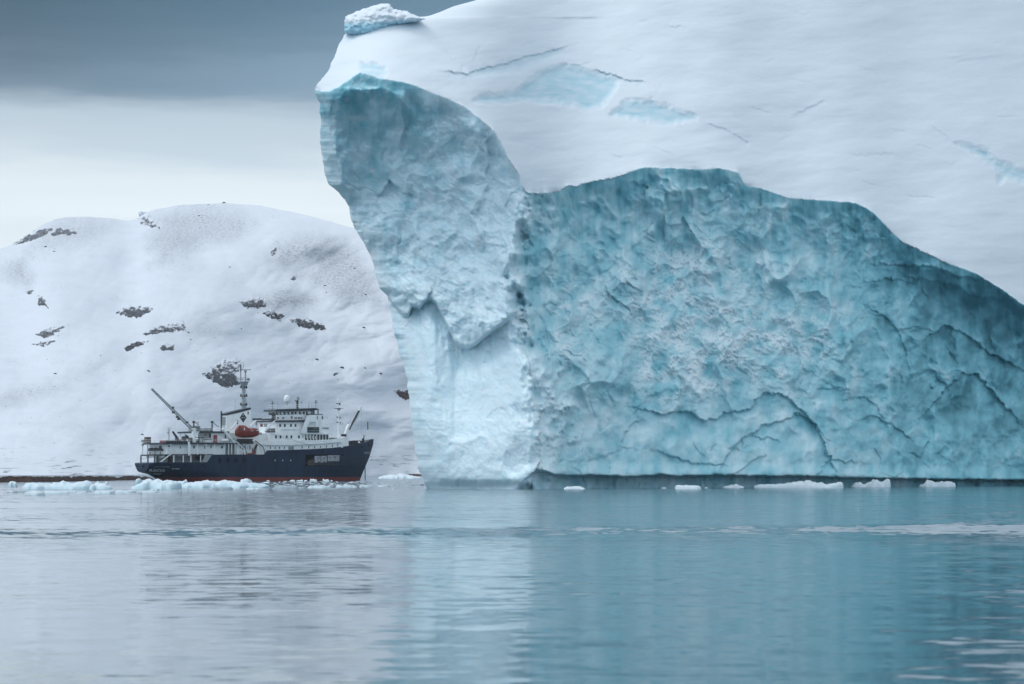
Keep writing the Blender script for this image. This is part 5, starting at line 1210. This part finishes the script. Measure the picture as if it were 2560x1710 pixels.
a0, a1 = sp(903, 1019, -4.8), sp(903.5, 1085, -4.8); b = MB(); b.tube([(a0[0], -4.8, a0[1]), (a1[0], -4.8, a1[1])], .03, 4); b.build('hoist_wire', m_grey, fcr)
b = MB(); random.seed(4)
for k in range(16):
    px = 874+random.random()*28; bx(b, px, px+2+3*random.random(), 1104-3*random.random(), 1113, -2.5+random.random(), -1.0+random.random())
b.build('anchor_winch', m_dark, ship)
b = MB(); bx(b, 874, 894, 1102, 1105, -1, 2); bx(b, 888, 902, 1101, 1109, 0, 2); b.build('foredeck_gear', m_grey, ship)
b = MB(); X, Z = sp(897.5, 1106.5, -2.2); b.lathe((X, -2.2, Z-.3), [(.1, 0), (.4, .15), (.42, .5), (.1, .7)], 10); b.build('mooring_lamp', m_lett, ship)
b = MB(); bx(b, 907, 909, 1096, 1108, -1.6, -1.0); bx(b, 909.5, 911, 1093, 1108, -1.9, -1.6)
X, Z = sp(910.3, 1093, -1.7); 
for sg in (-1, 1): b.tube([(X, -1.7, Z), (X+sg*.32, -1.7, Z+.35), (X+sg*.32, -1.7, Z+.8)], .10, 5)
b.build('bow_fairlead', m_dark, ship)
b = MB(); X, Z = sp(921, 1099, -.3); zt = SZ(1050, 920.5, -.3); b.tube([(X, -.3, Z-.6), (X, -.3, zt)], .06, 5); jk = b.build('jackstaff', m_white, ship)
b = MB(); za, zz = SZ(1054, 920, -.3), SZ(1074, 920, -.3); b.box(X-.75*.5, X-.04, -.34, -.2, zz, za); b.build('flag', m_dark, jk)
rail('railing', [(913, 1101), (927, 1097.5)], -1.0, h=1.0, posts=1.2)
b = MB(); a0 = sp(912.5, 1160, 0); a1 = sp(913.2, 1198, 0)
for k in range(14):
    t = k/14; z = a0[1]+(a1[1]-.5-a0[1])*t; x = a0[0]+(a1[0]-a0[0])*t; b.box(x-.13, x+.13, -.13, .13, z, z+(a1[1]-.5-a0[1])/14*.86)
b.build('anchor_chain', m_dark, ship)
a0, a1 = sp(668, 1081, -6.6), sp(778, 1114, -6.9); am = sp(720, 1095, -6.8); b = MB(); b.tube([(a0[0], -6.6, a0[1]), (am[0], -6.8, am[1]-.1), (a1[0], -6.9, a1[1])], .05, 4); b.build('mooring_line', m_grey, ship)

# --- boat bay between the houses, davits and lifeboat
b = MB(); bx(b, 574, 668, 1083, 1137, -4.0, 4.0); bay2 = b.build('midship_house', m_white, ship)
b = MB(); bx(b, 592, 634, 1097, 1107.5, -4.1, -3.9); bx(b, 592, 634, 1107.5, 1109, -4.6, -3.9); b.build('shade_panel', m_dark, bay2)  # dark panel standing in for the shade below the boat
b = MB(); pz(b, [(641, 1110), (645, 1112), (638, 1126), (636, 1137), (630, 1137), (636, 1122)], -4.6, -4.3); b.build('davit_brace', m_dark, bay2)
b = MB(); bx(b, 612, 618, 1131, 1137, -6.2, -5.4); bx(b, 622, 632, 1133, 1137, -6.0, -5.2); pz(b, [(630, 1135), (638, 1126), (640, 1129), (634, 1137)], -5.6, -5.2); b.build('boat_winch', m_crate, ship)
for k in range(6): 
    px = 601+k*6; win(bay2, px, 1114+(k % 2)*5, 1121+(k % 3)*3, 3.2, -4.0, m_shade, 'bay_locker')
b = MB(); bx(b, 591.5, 599, 1112.5, 1136, -6.2, -5.0); b.build('white_locker', m_white, ship)
b = MB(); pz(b, [(642, 1136), (648, 1115), (662, 1112), (673, 1126), (668, 1137)], -6.1, -5.3); b.build('davit_foot', m_white, ship)
def davit(main_pts_, rail_pts, top_pts):
    b = MB()
    for (pts, r) in ((main_pts_, .42), (top_pts, .22)):
        for yo in (0,):
            P = [sp(px, py, -6.6) for px, py in pts]; b.tube([(x, -6.6, z) for x, z in P], r, 6)
    P = [sp(px, py, -6.9) for px, py in rail_pts]; b.tube([(x, -6.9, z) for x, z in P], .34, 6)
    d = b.build('davit', m_white, ship)
    b = MB(); b.tube([(x+.1, -7.28, z+.1) for x, z in P], .12, 5); b.build('davit_track', m_dark, d)
davit([(556.5, 1072), (570, 1088), (585, 1106)], [(586, 1100), (594, 1106), (606, 1116), (612, 1123), (613, 1136)], [(578, 1072), (586, 1062), (594, 1053)])
davit([(634, 1100), (640, 1106)], [(636, 1102), (646, 1110), (655.5, 1118), (659, 1127), (659.5, 1135)], [(625, 1067), (633, 1058), (641, 1051.5)])
b = MB(); bx(b, 592, 596, 1050, 1060, -6.6, -6.2); bx(b, 640, 643, 1053, 1063, -6.6, -6.2); bx(b, 576, 588, 1096, 1104, -6.9, -6.2); bx(b, 648, 654, 1081, 1087, -7, -6.4); b.build('davit_sheave', m_grey, ship)
b = MB(); a = [sp(594, 1052, -6.9), sp(594, 1062, -7.4)]; b.tube([(a[0][0], -6.9, a[0][1]), (a[1][0], -7.6, a[1][1])], .05, 4); a = [sp(641, 1052, -6.9), sp(641, 1068, -7.4)]; b.tube([(a[0][0], -6.9, a[0][1]), (a[1][0], -7.6, a[1][1])], .05, 4); b.build('boat_fall', m_dark, ship)

# lifeboat, hanging in the davits: a thing of its own
def lifeboat():
    ya = -8.0; XA, _ = sp(587.3, 1080, ya); XB, _ = sp(648, 1080, ya)
    zk = SZ(1095.5, 617, ya); zg = SZ(1077.5, 617, ya); L = XB-XA
    root = empty('lifeboat', (0, 0, 0)); c = Vector((XA+L/2, ya, zk)); w = Vector((OX + c.x*cF - c.y*sF, OY + c.x*sF + c.y*cF, c.z)); root.location = w; root.rotation_euler = (0, 0, HEAD)
    tag(root, 'covered red lifeboat with raised aft canopy hanging from white davits on the navy ship', 'lifeboat')
    n = 26; ring = 13; vs = []; zgr = zg-zk
    for i in range(n+1):
        t = i/n; x = -L/2+L*t
        half = 1.45*max(.02, (1-abs(2*t-1)**3.2))**.75
        rise = .55*abs(2*t-1)**3*zgr*.6 + .12*zgr*t
        for k in range(ring):
            a = math.pi*k/(ring-1); y = -half*math.cos(a)*(1-.10*math.sin(a)); z = rise + (zgr*(1.0+.08*t)-rise)*(1-math.sin(a)**.75)
            vs.append((x*(1-.05*(1-abs(math.cos(a)))), y, z))
    fs = [(i*ring+k, (i+1)*ring+k, (i+1)*ring+k+1, i*ring+k+1) for i in range(n) for k in range(ring-1)]
    b = MB(); b.add(vs, fs); b.add([(x, y, z) for x, y, z in vs[::ring]] + [vs[i*ring+ring-1] for i in range(n+1)], [(i, i+1, n+2+i, n+1+i) for i in range(n)])
    b.build('boat_hull', m_orange, root, True)
    vs = []; ring = 11
    for i in range(n+1):
        t = i/n; x = -L/2*.97+L*.955*t
        half = 1.36*max(.02, (1-abs(2*t-1)**3.0))**.75
        hgt = np.interp(t, [0, .06, .16, .34, .42, .50, .58, .75, .92, 1], [.1, .95, 1.75, 1.85, 1.65, 1.1, .95, .95, .85, .2])
        for k in range(ring):
            a = math.pi*k/(ring-1); vs.append((x, -half*math.cos(a), zgr*1.02 + .06*t + hgt*math.sin(a)**.6))
    fs = [(i*ring+k, (i+1)*ring+k, (i+1)*ring+k+1, i*ring+k+1) for i in range(n) for k in range(ring-1)]
    b = MB(); b.add(vs, fs); cpy = b.build('canopy', m_orange, root, True)
    b = MB(); b.tube([(-L/2*.98+L*.98*i/n, -1.50*max(.02, (1-abs(2*i/n-1)**3.2))**.75, zgr*(1.0+.08*i/n)) for i in range(n+1)], .07, 5); b.build('rubbing_strake', material('dark_red_strake', base=(.16, .02, .012), rough=.6), root)
    b = MB(); b.box(L*.06, L*.14, -1.52, -1.3, zgr*.98, zgr*1.09); b.box(L*.30, L*.45, -1.30, -1.0, zgr*1.02, zgr*1.12); b.box(-L*.22, -L*.19, -1.46, -1.3, zgr*1.1, zgr*1.45); b.build('reflective_patch', m_lett, root)
    b = MB(); b.box(-L*.40, -L*.36, -1.18, -.8, zgr*1.15, zgr*1.75); b.build('canopy_hatch', m_dark, cpy)
    b = MB(); b.tube([(-L*.08, -1.3, zgr*1.8), (0, -1.38, zgr*1.55), (L*.08, -1.42, zgr*1.25)], .07, 4); b.build('grab_line', m_lett, root)
lifeboat()
# ------------------------------------------------------------------ the air: thin sea haze between here and the hill
HAZE = 0.00004
def haze_box():
    b = MB().box(-2600, 2600, -500, 4800, -9.0, 330.0)
    m = bpy.data.materials.new('sea_haze'); m.use_nodes = True; t = m.node_tree; t.nodes.clear()
    o_ = t.nodes.new('ShaderNodeOutputMaterial'); v = t.nodes.new('ShaderNodeVolumePrincipled')
    v.inputs['Color'].default_value = (.93, .96, 1, 1); v.inputs['Density'].default_value = HAZE
    t.links.new(v.outputs[0], o_.inputs['Volume'])
    o = b.build('haze', m); tag(o, kind='stuff'); return o
if HAZE > 0: haze_box()
